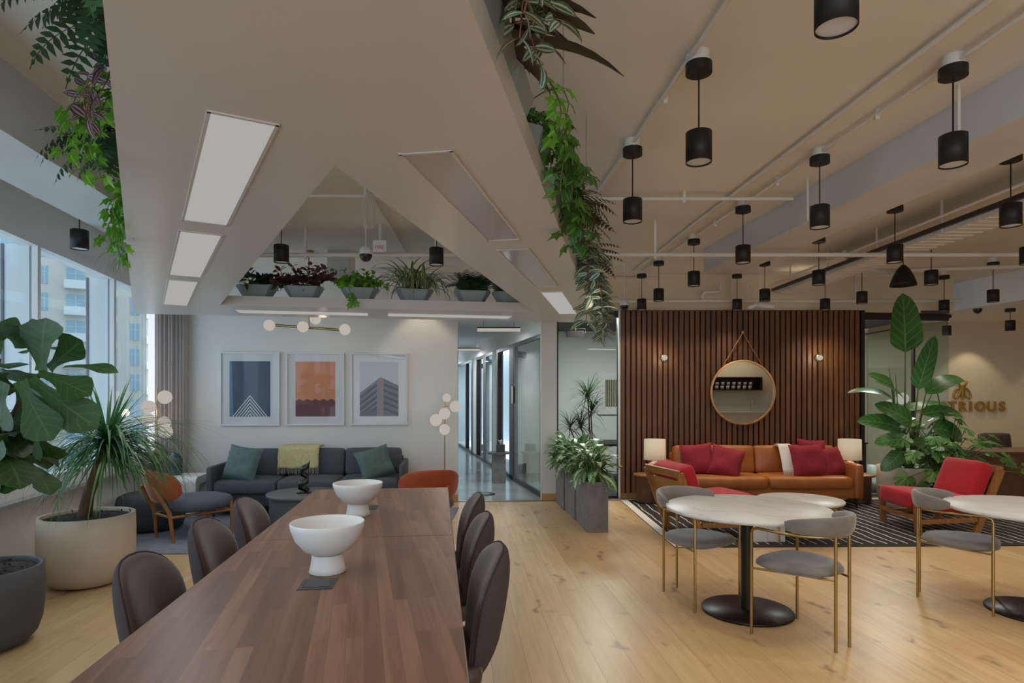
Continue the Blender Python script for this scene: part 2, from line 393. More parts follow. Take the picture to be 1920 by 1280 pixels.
# floors
f = MB().prism([(-1.5, -4.2), (12, -4.2), (12, 11.6), (6.68, 11.6), (6.68, 9.32), (5.2, 9.1), (.6, 8.93), (-.8, 8.886), (-4.95, 8.5), (wx(8.6), 8.6), (wx(-4.2)+.02, -4.2)], -.06, 0)
struct(f.build('floor', 'oak'), 'oak plank floor of the main room')
f = MB().prism([(-.788, 8.892), (.42, 8.9), (.66, 8.95), (.66, 12.2), (-1.9, 20.2), (-3.6, 20.2)], -.06, 0)
struct(f.build('floor', 'concrete'), 'polished concrete floor of the corridor')
f = MB().prism([(.665, 8.96), (6.67, 9.33), (6.67, 11.95), (.665, 11.95)], -.06, -.001)
struct(f.build('floor', mat('dark_carpet', '3a3a3c', 1, var='4a4a4c', nsc=3, stretch=(20, 1, 1))), 'dark striped carpet inside the glass rooms')
# ceilings
struct(MB().b2(-5.6, 12.2, -4.2, 12, CEIL, CEIL+.1).build('ceiling', 'ceil'))
c = MB().prism([(-.77, 8.98), (.64, 8.98), (.64, 11.9), (-1.5, 20.2), (-3.5, 20.2)], 2.78, 2.84)
struct(c.build('ceiling', mat('corridor_ceiling_paint', 'c4ccd0', .8)), 'pale corridor ceiling')
struct(MB().b2(.7, 6.6, 9.25, 11.9, 2.76, 2.80).build('ceiling', mat('dark_ceiling', '4d4a48', .8)), 'dark ceiling of the glass rooms')
# reception soffit
s = MB().prism([(7.55, 6.6), (12.1, 6.6), (12.1, 11.5), (6.95, 11.5), (7.08, 9.4)], 2.87, 3.3)
struct(s.build('trim_1', 'paint'), 'lowered soffit above the reception')
# ceiling beams
def beam(name, a, b, w, z, lab):
    d = (V((*b, 0))-V((*a, 0))).normalized(); n = V((d.y, -d.x, 0))*w
    p = [a, b, (b[0]+n.x, b[1]+n.y), (a[0]+n.x, a[1]+n.y)]
    struct(MB().prism(p[::-1], z, CEIL).build(name, 'beam', bevel=.006), lab)
beam('trim_2', (3.44, -4), (2.325, 7.45), .47, 3.02, 'white ceiling beam between the pendant rows')
beam('trim_3', (-1.6, -4), (-3.35, 7.7), -.5, 2.92, 'white ceiling beam beside the windows')
# sofa wall
struct(seg_box(MB(), WEND, (-4.95, 8.345), .14, 0, CEIL, -1).build('wall_back', 'paint'), 'white wall behind the grey sofa')
struct(seg_box(MB(), (-.78, 8.872), (-4.9, 8.337), .014, 0, .09, 1).build('baseboard_back', 'oakt', bevel=.003))
# column right of the corridor
struct(MB().prism([(.425, 8.9), (.655, 8.94), (.655, 9.14), (.425, 9.14)], 0, CEIL).build('wall_column', 'paint'), 'white wall pier between corridor and glass room')
struct(MB().b2(.43, .655, 8.885, 8.9, 0, .1).build('baseboard_column', 'oakt', bevel=.003))
# header over the corridor + above glass rooms
struct(MB().b2(-.79, .655, 8.95, 9.1, 2.78, CEIL).build('wall_header', 'paint'), 'white wall above the corridor opening')
struct(MB().prism([(.655, 8.98), (1.6, 9.16), (5.2, 9.16), (6.7, 9.3), (6.7, 9.42), (.655, 9.1)], 2.765, CEIL).build('wall_header', 'tan'), 'wall above the slats and the glass fronts')
# slatted feature wall
w = MB(); w.k = 0; w.b2(1.60, 5.17, 9.11, 9.2, 0, 2.78); w.k = 1
for i in range(45): w.b2(1.61+i*.0789, 1.61+i*.0789+.055, 9.065, 9.11, .075, 2.785)
struct(w.build('wall_slatted', ['black', 'slat'], bevel=.002, seg=1), 'dark walnut slat wall behind the tan sofa')
struct(MB().b2(1.60, 5.17, 9.09, 9.115, 0, .075).build('baseboard_slatted', 'oakt'))
struct(MB().b2(1.574, 1.602, 9.06, 9.2, 0, 2.78).build('trim_4', 'white'), 'pale metal edge of the slat wall')
struct(MB().b2(5.165, 5.215, 9.06, 9.2, 0, 2.78).build('trim_5', 'dkframe'), 'dark edge of the slat wall')
# window wall
def wp(y, off=0): # point on the window wall, off = towards the room
    return (wx(y)+off, y+off*.2165)
for nm, z0, z1, th, off in (('wall_left', 0, .63, .16, 0), ('wall_left', 2.91, CEIL, .16, 0)):
    struct(seg_box(MB(), wp(-4.2), wp(8.6), th, z0, z1, 1).build(nm, 'paint'), 'white wall under the windows' if z0 == 0 else 'white bulkhead above the windows')
struct(seg_box(MB(), wp(-4.2, .02), wp(8.6, .02), .014, 0, .11, 1).build('baseboard_left', 'oakt', bevel=.003))
struct(seg_box(MB(), wp(-4.2, .12), wp(8.42, .12), .32, .63, .665, 1).build('trim_6', mat('grey_sill', '9a9a9c', .4), bevel=.005), 'grey window sill')
struct(seg_box(MB(), wp(-4.2, .02), wp(8.45, .02), .14, .665, .79, 1).build('trim_7', 'white', bevel=.005), 'white lower window rail')
struct(seg_box(MB(), wp(-4.2, .04), wp(8.45, .04), .16, 2.84, 2.93, 1).build('trim_8', 'white', bevel=.005), 'white upper window rail')
edges = [-3.9, -2.34, -.78, .78, 2.34, 3.88, 5.40, 6.96, 8.08]
wn = 0
for i in range(len(edges)-1):
    a, b = edges[i], edges[i+1]; wn += 1
    fr = MB(); seg_box(fr, wp(a, .03), wp(a+.05, .03), .05, .79, 2.85, 1)
    wo = fr.build('window_%d' % wn, 'white', bevel=.004); struct(wo, 'tall window with a white mullion')
    g = MB(); seg_box(g, wp(a, -.035), wp(a+.05, -.035), .2, .79, 2.85, 1); g.build('mullion_fin', 'bright', wo)
    g = MB(); seg_box(g, wp(a-.012, -.225), wp(a+.05, -.225), .02, .79, 2.85, 1); g.build('gasket', 'gk', wo)
    g = MB(); seg_box(g, wp(a+.05, -.022), wp(b, -.022), .006, .79, 2.85, 1); g.build('pane', 'winglass', wo)
# right, rear and reception walls
struct(MB().b2(12, 12.15, -4.2, 11.6, 0, CEIL).build('wall_right', 'tan'))
struct(MB().b2(6.68, 12.1, 11.5, 11.6, 0, CEIL).build('wall_reception', 'tan'), 'warm reception wall carrying the gold sign')
w = MB(); w.k = 0; w.b2(4.6, 12.1, -4.3, -4.2, 0, CEIL); w.k = 1; w.b2(4.6, 12, -4.2, -4.19, .92, 1.62)
struct(w.build('wall_rear', ['tan', 'steeltile']), 'kitchen wall seen only in the round mirror')
# glass room: back wall, corridor partition
struct(MB().b2(.1, 7.0, 11.95, 12.05, 0, 2.8).build('wall_office', mat('office_paint', 'd4dad2', .8)), 'white rear wall of the glass rooms')
struct(MB().b2(3.35, 3.45, 9.2, 11.95, 0, 2.8).build('wall_office', 'paint'), 'wall dividing the glass rooms')
def cp(y): return 2.435-.22*y
def cseg(mb, y0, y1, th, z0, z1): return seg_box(mb, (cp(y0), y0), (cp(y1), y1), th, z0, z1, -1)
struct(cseg(MB(), 9.14, 20.2, .1, 2.44, 2.78).build('wall_corridor', 'paint'), 'white wall above the corridor glass')
struct(cseg(MB(), 9.14, 20.2, .05, 2.38, 2.445).build('trim_9', 'dkframe'), 'dark head frame of the corridor glass')
struct(cseg(MB(), 9.14, 20.2, .05, 0, .07).build('trim_10', 'dkframe'), 'dark sill frame of the corridor glass')
for i, (a, b) in enumerate(((12.5, 12.95), (15.1, 15.75))):
    struct(cseg(MB(), a, b, .14, 0, 2.44).build('wall_pier', 'paint'), 'white pier between corridor doors')
k = 0
for a, b in ((9.15, 10.9), (13.0, 13.75), (16.9, 19.9)):
    k += 1; o = cseg(MB(), a, b, .012, .07, 2.38).build('window_%d' % (20+k), 'glass'); struct(o, 'glass panel of the corridor offices')
    m = MB(); cseg(m, a-.02, a+.02, .05, .07, 2.38); cseg(m, b-.02, b+.04, .05, .07, 2.38); m.build('window_frame', 'dkframe', o)
k = 0
for a, b in ((11.3, 12.4), (14.1, 15.0), (15.9, 16.8)):
    k += 1; m = MB(); cseg(m, a-.32, a, .09, 0, 2.38); cseg(m, b, b+.1, .09, 0, 2.38)
    o = m.build('door_%d' % k, 'dkframe'); struct(o, 'dark framed office door along the corridor')
    # door leaf standing ajar into the office
    lf = MB(); p0 = V((cp(a)+.05, a+.02, 0)); dr = V((cos(R(66)), sin(R(66)), 0))*.92
    q = p0+dr; seg_box(lf, (p0.x, p0.y), (p0.x+dr.x*.13, p0.y+dr.y*.13), .045, .02, 2.36); seg_box(lf, (q.x-dr.x*.13, q.y-dr.y*.13), (q.x, q.y), .045, .02, 2.36)
    seg_box(lf, (p0.x, p0.y), (q.x, q.y), .045, 2.24, 2.36); seg_box(lf, (p0.x, p0.y), (q.x, q.y), .045, .02, .2); lf.build('door_leaf', 'dkframe', o)
    hd = MB(); z = 1.05; e = q-dr*.07; hd.tube([(e.x-.04, e.y-.03, .85), (e.x-.04, e.y-.03, 1.25)], .012); hd.build('door_handle', 'steel', o)
struct(MB().b2(-4.6, 2, 20.2, 20.3, 0, 2.85).build('wall_end', mat('end_wall', 'c5d4dc', .8)), 'pale blue corridor end wall standing in for bright windows')  # bright bluish colour stands in for daylit windows at the far end
struct(MB().prism([(-.9, 9.03), (-.79, 9.03), (-3.2, 20.2), (-3.35, 20.2)], 0, 2.82).build('wall_corridor', 'paint'), 'white left wall of the corridor')
struct(MB().b2(.0, .1, 12.05, 20.2, 0, 2.8).build('wall_office', mat('blue_office_paint', 'bcd2dc', .8)), 'pale blue wall inside the corridor offices')
# glass fronts
def front(a, b, z1, name, lab, verts=(), top=.09):
    o = seg_box(MB(), a, b, .012, .03, z1, 1).build(name, 'glass'); struct(o, lab)
    m = MB(); seg_box(m, a, b, .05, z1, z1+top, 1); seg_box(m, a, b, .04, 0, .03, 1)
    d = V((b[0]-a[0], b[1]-a[1]))
    for t, w in verts:
        p = V(a)+d*t; q = p+d.normalized()*w; seg_box(m, tuple(p), tuple(q), .05, 0, z1, 1)
    m.build('window_frame', 'dkframe', o); return o
front((.66, 8.99), (1.6, 9.12), 2.68, 'window_31', 'glass front of the meeting room left of the slats', ((0, .02), (.97, .03)))
front((5.21, 9.2), (6.67, 9.36), 2.66, 'window_32', 'glass front right of the slat wall', ((.6, .03),), .1)
front((6.67, 9.38), (6.67, 11.5), 2.66, 'window_33', 'glass side wall beside the reception', (), .02)

# ---------------------------------------------------------------- outdoors seen through the windows
def tower(name, lab, x, y, rz, w, d, h, cols, face, fl=3.1):
    t = thing(name, lab, 'building', (x, y, -8), rz)
    g = MB(); g.b2(-w/2, w/2, 0, d, 0, h)
    for cx, cw, balc in cols:
        for i in range(int(h/fl)):
            z = i*fl+.7; g.k = 1; g.b2(cx-cw/2, cx+cw/2, -.05, .05, z, z+2.05); g.k = 2
            g.b2(cx-.05, cx+.05, -.09, 0, z, z+2.05); g.b2(cx-cw/2, cx+cw/2, -.09, 0, z+1.3, z+1.38)
            if balc:
                bl = MB(); bl.b2(cx-cw/2-.15, cx+cw/2+.15, -1.0, 0, z-.45, z-.2); bl.b2(cx-cw/2-.15, cx+cw/2+.15, -1.0, -.94, z-.2, z+.55); bl.build('balcony', M['bwhite'], t)
            elif cw > 2.5:
                for q in range(-2, 3): g.b2(cx+q*cw/5-.04, cx+q*cw/5+.04, -.08, 0, z, z+2.05)
    g.build('facade', [face, M['bglass'], M['bframe']], t)
    return t
M['bglass'] = mat('facade_glass', '86a0ae', .5); M['bframe'] = mat('facade_frame', 'b0babf', .6)
M['bwhite'] = mat('facade_balcony', 'c6c8c8', .8); M['bst'] = mat('facade_stone', 'bfbab1', .9, var='b8b2a8', nsc=.3); M['bsg'] = mat('facade_pale_blue', 'a9bac4', .7)
tower('apartment_building', 'pale stone apartment tower with balcony stacks outside the windows', -46.8, 75, R(30), 32, 20, 70, [(-14, 2, 0), (-11.2, 1.6, 0), (-8.3, .6, 0), (-5.35, 1.8, 1), (-1.7, .9, 0), (.6, 1.0, 0), (3, 2, 1), (8, 2, 0)], 'bst')
tower('glass_office_building', 'pale blue glazed office block outside the nearest window', -55.5, 51, R(48), 24, 5, 26, [(-8, 5, 0), (-2, 5, 0), (4, 5, 0), (9.3, 3.6, 0)], 'bsg')
struct(MB().b2(-140, 40, 12, 160, -8.2, -8).build('ground_outside', mat('street', 'a8a8a8', .9)), 'street level far below the windows')
# ================================================================ LONG TABLE + DINING CHAIRS
TA = R(6.9)
def tl(x, y):   # long table frame -> plan (x across from the right edge, y along from the far end)
    o = V((-.541, 5.18)); u = V((cos(TA), sin(TA))); v = V((sin(TA), -cos(TA)))
    p = o+u*x+v*y; return p.x, p.y
t = thing('conference_table', 'long walnut butcher-block table running away from the viewer', 'table', (*tl(-.54, 2.3), 0), TA)
MB().b2(-.54, .54, .53, 2.3, .71, .75).build('tabletop', 'walnut', t, .004)
MB().b2(-.54, .54, -2.0, .525, .71, .75).build('tabletop', 'walnut', t, .004)
for y in (2.1, .52, -1.5):
    m = MB(); m.b2(-.42, -.36, y-.03, y+.03, .02, .71); m.build('leg', 'black', t, .004)
    m = MB(); m.b2(.36, .42, y-.03, y+.03, .02, .71); m.build('leg', 'black', t, .004)
    MB().b2(-.46, .46, y-.035, y+.035, 0, .03).build('foot_bar', 'black', t, .004)
    MB().b2(-.46, .46, y-.03, y+.03, .68, .711).build('cross_bar', 'black', t)
inv = Matrix.Rotation(-TA, 2); o2 = V(tl(-.54, 2.3))
def loc_t(x, y): q = inv @ (V((x, y))-o2); return q.x, q.y
for px in ((-.80, 2.53), (-1.0, 4.25)):
    x, y = loc_t(*px)
    m = MB(); m.b2(x-.07, x+.07, y-.075, y+.075, .7495, .7525); b = m.build('power_box', 'blk2', t, .001)
    m = MB(); m.b2(x-.055, x+.055, y-.05, y+.05, .7525, .7535); m.b2(x-.058, x-.052, y-.03, y+.04, .7535, .7548); m.build('power_box_lid', mat('power_lid', '2c2b2c', .35), b)
def footed_bowl(x, y, r, h, lab):
    t = thing('footed_bowl', lab, 'bowl', (x, y, .75), 0, 'white footed bowls on the long table')
    m = MB(); m.lathe([(r*.46, 0), (r*.5, .004), (r*.46, h*.12), (r*.42, h*.3), (r*.43, h*.36)], 40); m.build('foot', 'bowl', t)
    m = MB(); m.lathe([(0, h*.35), (r*.4, h*.36), (r*.62, h*.45), (r*.86, h*.65), (r*.98, h*.88), (r, h*.98), (r*.985, h), (r*.955, h*.985), (r*.9, h*.85), (r*.7, h*.62), (r*.35, h*.47), (0, h*.45)], 48, cap=False); m.build('bowl', 'bowl', t)
footed_bowl(-.815, 2.71, .16, .222, 'larger looking white footed bowl, the nearer of two on the long walnut table')
footed_bowl(-1.0, 3.98, .158, .212, 'white footed bowl towards the far end of the long walnut table')

def shell_disc(w, z0, z1, th, fy, inner, egg=.16, p=2.6, nr=7, na=40):
    # one face of a padded shell: superellipse outline, fy(x, v) gives the mid surface; returns rings centre to rim
    rings = []
    for i in range(nr+1):
        q = sin(i/nr*pi/2) if i else .02; ring = []
        for k in range(na):
            a = 2*pi*k/na; c, s_ = cos(a), sin(a)
            ux = math.copysign(abs(c)**(2/p), c)*q; uz = math.copysign(abs(s_)**(2/p), s_)*q
            v = (uz+1)/2; x = w/2*ux*(1-egg*(1-v)**1.3); e = max(0., 1-q**2.6)**.5
            ring.append((x, fy(x, v)+(th*e if inner else -th*.8*e), z0+(z1-z0)*v))
        rings.append(ring)
    return rings
M['seam'] = mat('seam_thread', '2f2422', .8)
def dining_chair(name, lab, loc, rz, group):
    t = thing(name, lab, 'chair', loc, rz, group)
    fy = lambda x, v: -.23-.1*(v-.2)+.085*(x/.25)**2+.12*max(0, .3-v)**1.3
    for inner, nm, mt in ((True, 'backrest', 'brown'), (False, 'back_cover', 'tweed')):
        r = shell_disc(.5, .36, .9, .065, fy, inner); m = MB(); m.loft(r[::-1] if inner else r, False)
        m.add(r[0], [tuple(range(40))[::-1 if inner else 1]]); m.build(nm, mt, t)
    m = MB(); rim = [(x*1.004, y, z) for x, y, z in shell_disc(.5, .36, .9, 0, fy, True)[-1]]; m.tube(rim+rim[:1], .0045, 6)
    m.build('piping', M['seam'], t)
    m = MB(); m.rbox((0, .03, .445), (.48, .48, .09), .045, (0, 0, .012)); m.build('seat', 'brown', t)
    for sx in (-1, 1):
        for sy in (-1, 1):
            m = MB(); m.tube([(sx*.16, .02+sy*.15, .41), (sx*.2, .02+sy*.2, 0)], [.012, .009], 10); m.build('leg', 'black', t)
    MB().b2(-.17, .17, -.14, .18, .392, .41).build('seat_frame', 'black', t)
    return t
names = ['nearest', 'middle', 'farthest']
first = None
for side in (1, -1):
    for i, y in enumerate((2.56, 3.25, 3.9)):
        ex = .541-(.541 if 1 else 0)
        d = (5.18-y)/cos(TA)
        if side > 0: x, yy = tl(-.12, d); rz = TA+R(90)
        else: x, yy = tl(-1.08+.1, d); rz = TA-R(90)
        lab = '%s brown upholstered dining chair on the %s side of the long walnut table' % (names[i], 'aisle' if side > 0 else 'window')
        if first is None: first = dining_chair('dining_chair', lab, (x, yy, 0), rz, 'brown dining chairs at the long table')
        else: dup(first, (x, yy, 0), rz, lab)

# ================================================================ CAFE TABLES + VELVET CHAIRS
def cafe_table(x, y, r, br, lab):
    t = thing('cafe_table', lab, 'table', (x, y, 0), 0, 'round marble cafe tables')
    m = MB(); m.lathe([(0, .712), (r-.012, .712), (r, .717), (r, .733), (r-.004, .737), (0, .737)], 72, cap=False); m.build('tabletop', 'marble', t)
    MB().cyl((0, 0, .012), .041, .70, 28).build('pedestal', 'base', t)
    m = MB(); m.lathe([(0, 0), (br, 0), (br, .012), (br-.004, .017), (0, .019)], 56, cap=False); m.build('base', 'base', t)
cafe_table(1.665, 4.345, .557, .31, 'round marble topped cafe table on a dark disc base, its full top in view')
cafe_table(3.70, 4.31, .557, .31, 'round marble topped cafe table cut off by the picture edge')
def velvet_chair(lab, loc, rz):
    t = thing('velvet_armchair', lab, 'chair', (*loc, 0), rz, 'grey velvet chairs with brass frames')
    zr = .685; r = .25; arc = [(r*cos(a), -.01+r*sin(a), zr) for a in [R(360-k*7.5) for k in range(25)]]
    fr = [(.25, .2, 0), (.25, .2, zr-.04), (.25, .19, zr-.012), (.25, .16, zr)]
    pts = [(.25, .16, zr), (.25, .07, zr)]+arc[0:]+[(-.25, .07, zr), (-.25, .16, zr)]
    MB().tube(pts, .0095, 10).build('arm_rail', 'brass', t)
    for s in (-1, 1):
        MB().tube([(s*p[0], p[1], p[2]) for p in fr], .0095, 10).build('leg', 'brass', t)
        MB().tube([(s*.075, -.249, 0), (s*.075, -.249, zr)], .0095, 10).build('leg', 'brass', t)
        MB().tube([(s*.25, .2, .425), (s*.075, -.249, .425)], .007, 8).build('seat_rail', 'brass', t)
    # seat: soft rounded triangle-ish pad
    rings = []
    for q, z in ((.3, .425), (.86, .428), (1, .445), (1.0, .462), (.93, .482), (.7, .492), (.3, .496)):
        ring = []
        for k in range(40):
            a = 2*pi*k/40; cx = abs(cos(a))**(.5 if sin(a) > 0 else .75)*math.copysign(1, cos(a)); sy = abs(sin(a))**(.6 if sin(a) > 0 else .85)*math.copysign(1, sin(a))
            yy = .01+.235*sy; xx = .238*cx*(1-.22*max(0, -sy)); ring.append((xx*q, .01+(yy-.01)*q, z-.012*(1-q)))
        rings.append(ring)
    MB().loft(rings).build('seat', 'velvet', t)
    rings = []
    for k in range(29):
        a = R(188+k*164/28); e = sin(pi*min(1, max(0, k/28*1.0)))**.3 if 0 < k < 28 else .35
        c0 = V((cos(a), sin(a), 0)); hh = .066*e; tt = .026*e; ring = []
        for j in range(14):
            b = 2*pi*j/14; rr = .262+tt*cos(b)*1.0+.012*sin(b)
            ring.append((c0.x*rr, -.005+c0.y*rr, zr+.058+hh*math.copysign(abs(sin(b))**.7, sin(b))))
        rings.append(ring)
    MB().loft(rings).build('backrest', 'velvet', t)
velvet_chair('grey velvet brass-legged chair turned away before the whole marble cafe table', (1.85, 3.892), R(33))
velvet_chair('grey velvet brass-legged chair on the far side of the whole marble cafe table', (1.383, 4.616), R(-146.3))
velvet_chair('grey velvet brass-legged chair pulled up to the cut-off marble cafe table', (3.316, 4.553), R(-127.6))

# ================================================================ SLAT WALL LOUNGE
rg = tag(MB().prism([(-3.22, -1.36), (3.22, -1.36), (3.22, 1.36), (-3.22, 1.36)], 0, .008).build('striped_rug', 'rug'), 'black rug with thin hand-drawn white stripes under the tan sofa', 'rug')
rg.location = (4.82, 7.56, 0); rg.rotation_euler = (0, 0, R(1.2))
for a, b in (((-3.22, -1.36), (-3.12, 1.36)), ((3.12, -1.36), (3.22, 1.36))): MB().b2(a[0], b[0], a[1], b[1], .008, .0105).build('rug_border', 'cream', rg)
def sofa(name, lab, loc, rz, W, D, body, cush, nseat, nback, zs, zb, za, arm, legh, foot, legmat):
    t = thing(name, lab, 'sofa', (*loc, 0), rz)   # local: front = -y, centre of the footprint
    iw = W-2*arm
    m = MB(); m.rbox((0, .02, (legh+zs-.15)/2+.02), (W-.02, D-.06, zs-.15-legh+.04), .025); m.build('base', body, t)
    for s in (-1, 1):
        m = MB(); m.rbox((s*(W/2-arm/2), 0, (legh+za)/2), (arm, D, za-legh), min(.045, arm/2.2)); m.build('armrest', cush if foot else body, t)
        for q in (-1, 1): MB().tube([(s*(W/2-.08), q*(D/2-.08), legh+.02), (s*(W/2-.07), q*(D/2-.07), 0)], [.016, .011], 10).build('leg', legmat, t)
    m = MB(); m.rbox((0, D/2-.09, (legh+zb-.1)/2), (iw+.02, .16, zb-.1-legh), .04); m.build('back_frame', body if not foot else cush, t)
    for i in range(nseat):
        cw = iw/nseat; m = MB(); m.rbox((-iw/2+cw*(i+.5), -.085, zs-.085), (cw-.006, D-.19, .17), .05, (.004, .012, .018)); m.build('seat_cushion', cush, t)
    for i in range(nback):
        cw = iw/nback; m = MB(); m.rbox((-iw/2+cw*(i+.5), D/2-.25, (zs+zb)/2-.005), (cw-.006, .18, zb-zs+.02), .045, (.003, .026, .008), m=RX(R(-8))); m.build('back_cushion', cush, t)
    return t
sofa('leather_sofa', 'tan leather sofa with two seat cushions in front of the slat wall', (3.44, 8.60), 0, 2.54, .84, 'leath', 'leath', 2, 2, .43, .80, .60, .13, .13, True, 'black')
def pillow(name, lab, loc, w, h, t, rz, tilt, roll, m, seed, grp):
    mt = RZ(rz) @ RX(tilt) @ Matrix.Rotation(roll, 3, 'Y')
    o = MB().pillow((0, 0, 0), w, h, t, mt, 14, seed).build(name, m); o.location = loc
    return tag(o, lab, 'cushion', grp)
WG = 'wine red cushions on the tan sofa'
def K(px, py, Y): return ((px-960)/1150*Y, Y, 1.53-(py-740)/1150*Y)
pillow('throw_pillow', 'wine red cushion at the end of the tan sofa nearest the concrete planters', (2.575, 8.52, .635), .45, .45, .16, R(-8), R(-18), R(-6), 'wine', 1, WG)
pillow('throw_pillow', 'wine red cushion slumped forward, second from the planter end of the tan sofa', (2.93, 8.40, .61), .45, .45, .17, R(-16), R(-24), R(14), 'wine', 2, WG)
pillow('throw_pillow', 'large square wine red cushion in front of the cream throw on the tan sofa', (4.04, 8.37, .63), .50, .47, .17, R(6), R(-16), R(-2), 'wine', 3, WG)
pillow('throw_pillow', 'wine red cushion tucked against the palm-side arm of the tan sofa', (4.40, 8.47, .60), .43, .42, .16, R(16), R(-20), R(-5), 'wine', 4, WG)
pillow('throw_pillow', 'wine red cushion mostly hidden behind the large square one', (4.22, 8.62, .70), .42, .42, .12, R(4), R(-12), R(3), 'wine', 5, WG)
m = MB(); pts = []
for i in range(13):
    u = i/12; pts.append([(3.70+.2*k/6+.008*sin(i*1.3+k), 8.50-.0*u+(.20*max(0, u-.45)/.55 if 0 else 0)+.16*max(0, 1-abs(u-1))-.03*(1-u)+.012*sin(k*1.7), .45+.40*min(1, u*1.08)) for k in range(7)])
mm = MB(); g = [[V((3.715+.18*k/6, 8.385+.17*(i/12)+.008*sin(k*1.9+i*.5), .475+.355*(i/12))) for k in range(7)] for i in range(13)]
g += [[V((p.x, p.y+.06, p.z+.015)) for p in g[-1]], [V((p.x, p.y+.16, p.z+.0)) for p in g[-1]]]
mm.loft(g, False, True, False); th = mm.build('throw_blanket', 'cream'); q = th.modifiers.new('s', 'SOLIDIFY'); q.thickness = .012
tag(th, 'cream woven throw hanging down the back cushion of the tan sofa', 'blanket')
fr = MB()
for k in range(16): fr.tube([(3.715+.012*k, 8.38, .485), (3.715+.012*k+U(-.006, .006), 8.365, .437)], .003, 4)
fr.build('fringe', 'cream', th)
def lamp(lab, loc):
    t = thing('table_lamp', lab, 'lamp', loc, 0, 'table lamps beside the tan sofa')
    m = MB(); m.lathe([(.05, 0), (.075, .02), (.1, .06), (.105, .1), (.09, .14), (.05, .168), (.03, .178), (.028, .19)], 28); m.build('lamp_base', 'pink', t)
    m = MB(); m.lathe([(.154, .2), (.15, .49), (.146, .49), (.150, .2)], 40, cap=False); m.build('lamp_shade', M['shade'], t)
    m = MB(); m.cyl((0, 0, .188), .012, .12, 10); m.sph((0, 0, .33), .028); m.build('bulb', 'white', t)
n = NT('linen_lamp_shade'); M['shade'] = n.done(n.n('MixShader', _0=.45, _1=n.pr(Base_Color=lin('efe9df'), Roughness=.9), _2=n.n('BsdfTranslucent', Color=lin('f4ead8')).outputs[0]).outputs[0])
def side_table(lab, x, y, h):
    t = thing('side_table', lab, 'table', (x, y, 0), 0, 'wooden side tables beside the tan sofa')
    m = MB(); m.lathe([(0, h-.03), (.19, h-.03), (.2, h-.02), (.2, h-.004), (.195, h), (0, h)], 40, cap=False); m.build('tabletop', 'teak', t)
    n = 22; o = []
    for k in range(n+1):
        a = R(-125+250*k/n)+R(180); o.append((.165*cos(a), .165*sin(a)))
    for k in range(n, -1, -1):
        a = R(-125+250*k/n)+R(180); o.append((.145*cos(a), .145*sin(a)))
    m = MB(); r0 = [(x, y, .02) for x, y in o]; r1 = [(x, y, h-.03) for x, y in o]; m.loft([r0, r1], False)
    m.b2(-.02, .02, -.14, .14, 0, h-.03); m.build('pedestal', 'wal2', t); MB().cyl((0, 0, 0), .15, .02).build('base', 'black', t)
    MB().cyl((0, 0, h*.5), .142, .012).build('shelf', 'black', t)
side_table('round teak topped side table between the tan sofa and the glass front', 1.93, 8.72, .41)
side_table('dark side table at the palm end of the tan sofa', 4.93, 8.70, .41)
lamp('white drum shade table lamp on the side table nearest the planters', (2.03, 8.72, .41))
lamp('white drum shade table lamp half hidden behind the sofa end next to the tall palm', (4.80, 8.72, .41))
# mirror, sconces
MX, MZ, MY = 3.39, 1.565, 9.02
t = thing('round_mirror', 'round mirror with thin wooden rim hung by a leather strap on the slats', 'mirror', (MX, MY, MZ))
m = MB(); m.lathe([(.452, 0), (.478, 0), (.478, .03), (.452, .03)], 72, ax='y', cap=False); m.loft([[(.452*cos(a), 0, .452*sin(a)) for a in [2*pi*k/72 for k in range(72)]], [(.452*cos(a), -.03, .452*sin(a)) for a in [2*pi*k/72 for k in range(72)]]], False); m.build('mirror_frame', mat('bent_oak', 'b98a52', .45), t)
m = MB(); m.lathe([(0, .012), (.455, .012)], 72, ax='y', cap=False); m.build('mirror_glass', mat('mirror_silver', 'e8e8e4', .0, 1), t)
m = MB(); m.lathe([(0, -.04), (.455, -.04), (.455, .0)], 72, ax='y', cap=False); m.build('backing', 'black', t)
m = MB()
for s in (-1, 1): m.tube([(s*.0, -.012, .88), (s*.29, -.012, .385)], .009, 6)
m.build('strap', mat('leather_strap', '8a5a34', .6), t)
m = MB(); m.lathe([(.0, -.04), (.02, -.04), (.024, .02), (.02, .032), (0, .034)], 20, ax='y', c=(0, 0, .885)); m.build('peg', 'teak', t)
for x, lab in ((2.24, 'small clear glass wall sconce on the slats nearer the glass meeting room'), (4.515, 'small clear glass wall sconce on the slats nearer the reception')):
    t = thing('wall_sconce', lab, 'lamp', (x, 9.065, 2.075), 0, 'glass sconces on the slat wall')
    m = MB(); m.lathe([(0, 0), (.05, 0), (.05, .03), (0, .034)], 24, ax='y', cap=False); m.build('backplate', 'brass', t)
    m = MB(); m.sph((0, -.075, 0), .04); m.build('bulb', 'globe', t)
    m = MB(); m.lathe([(.045, .02), (.075, .05), (.083, .09), (.078, .12)], 32, ax='y', cap=False); m.build('glass_shade', M['glass'], t)
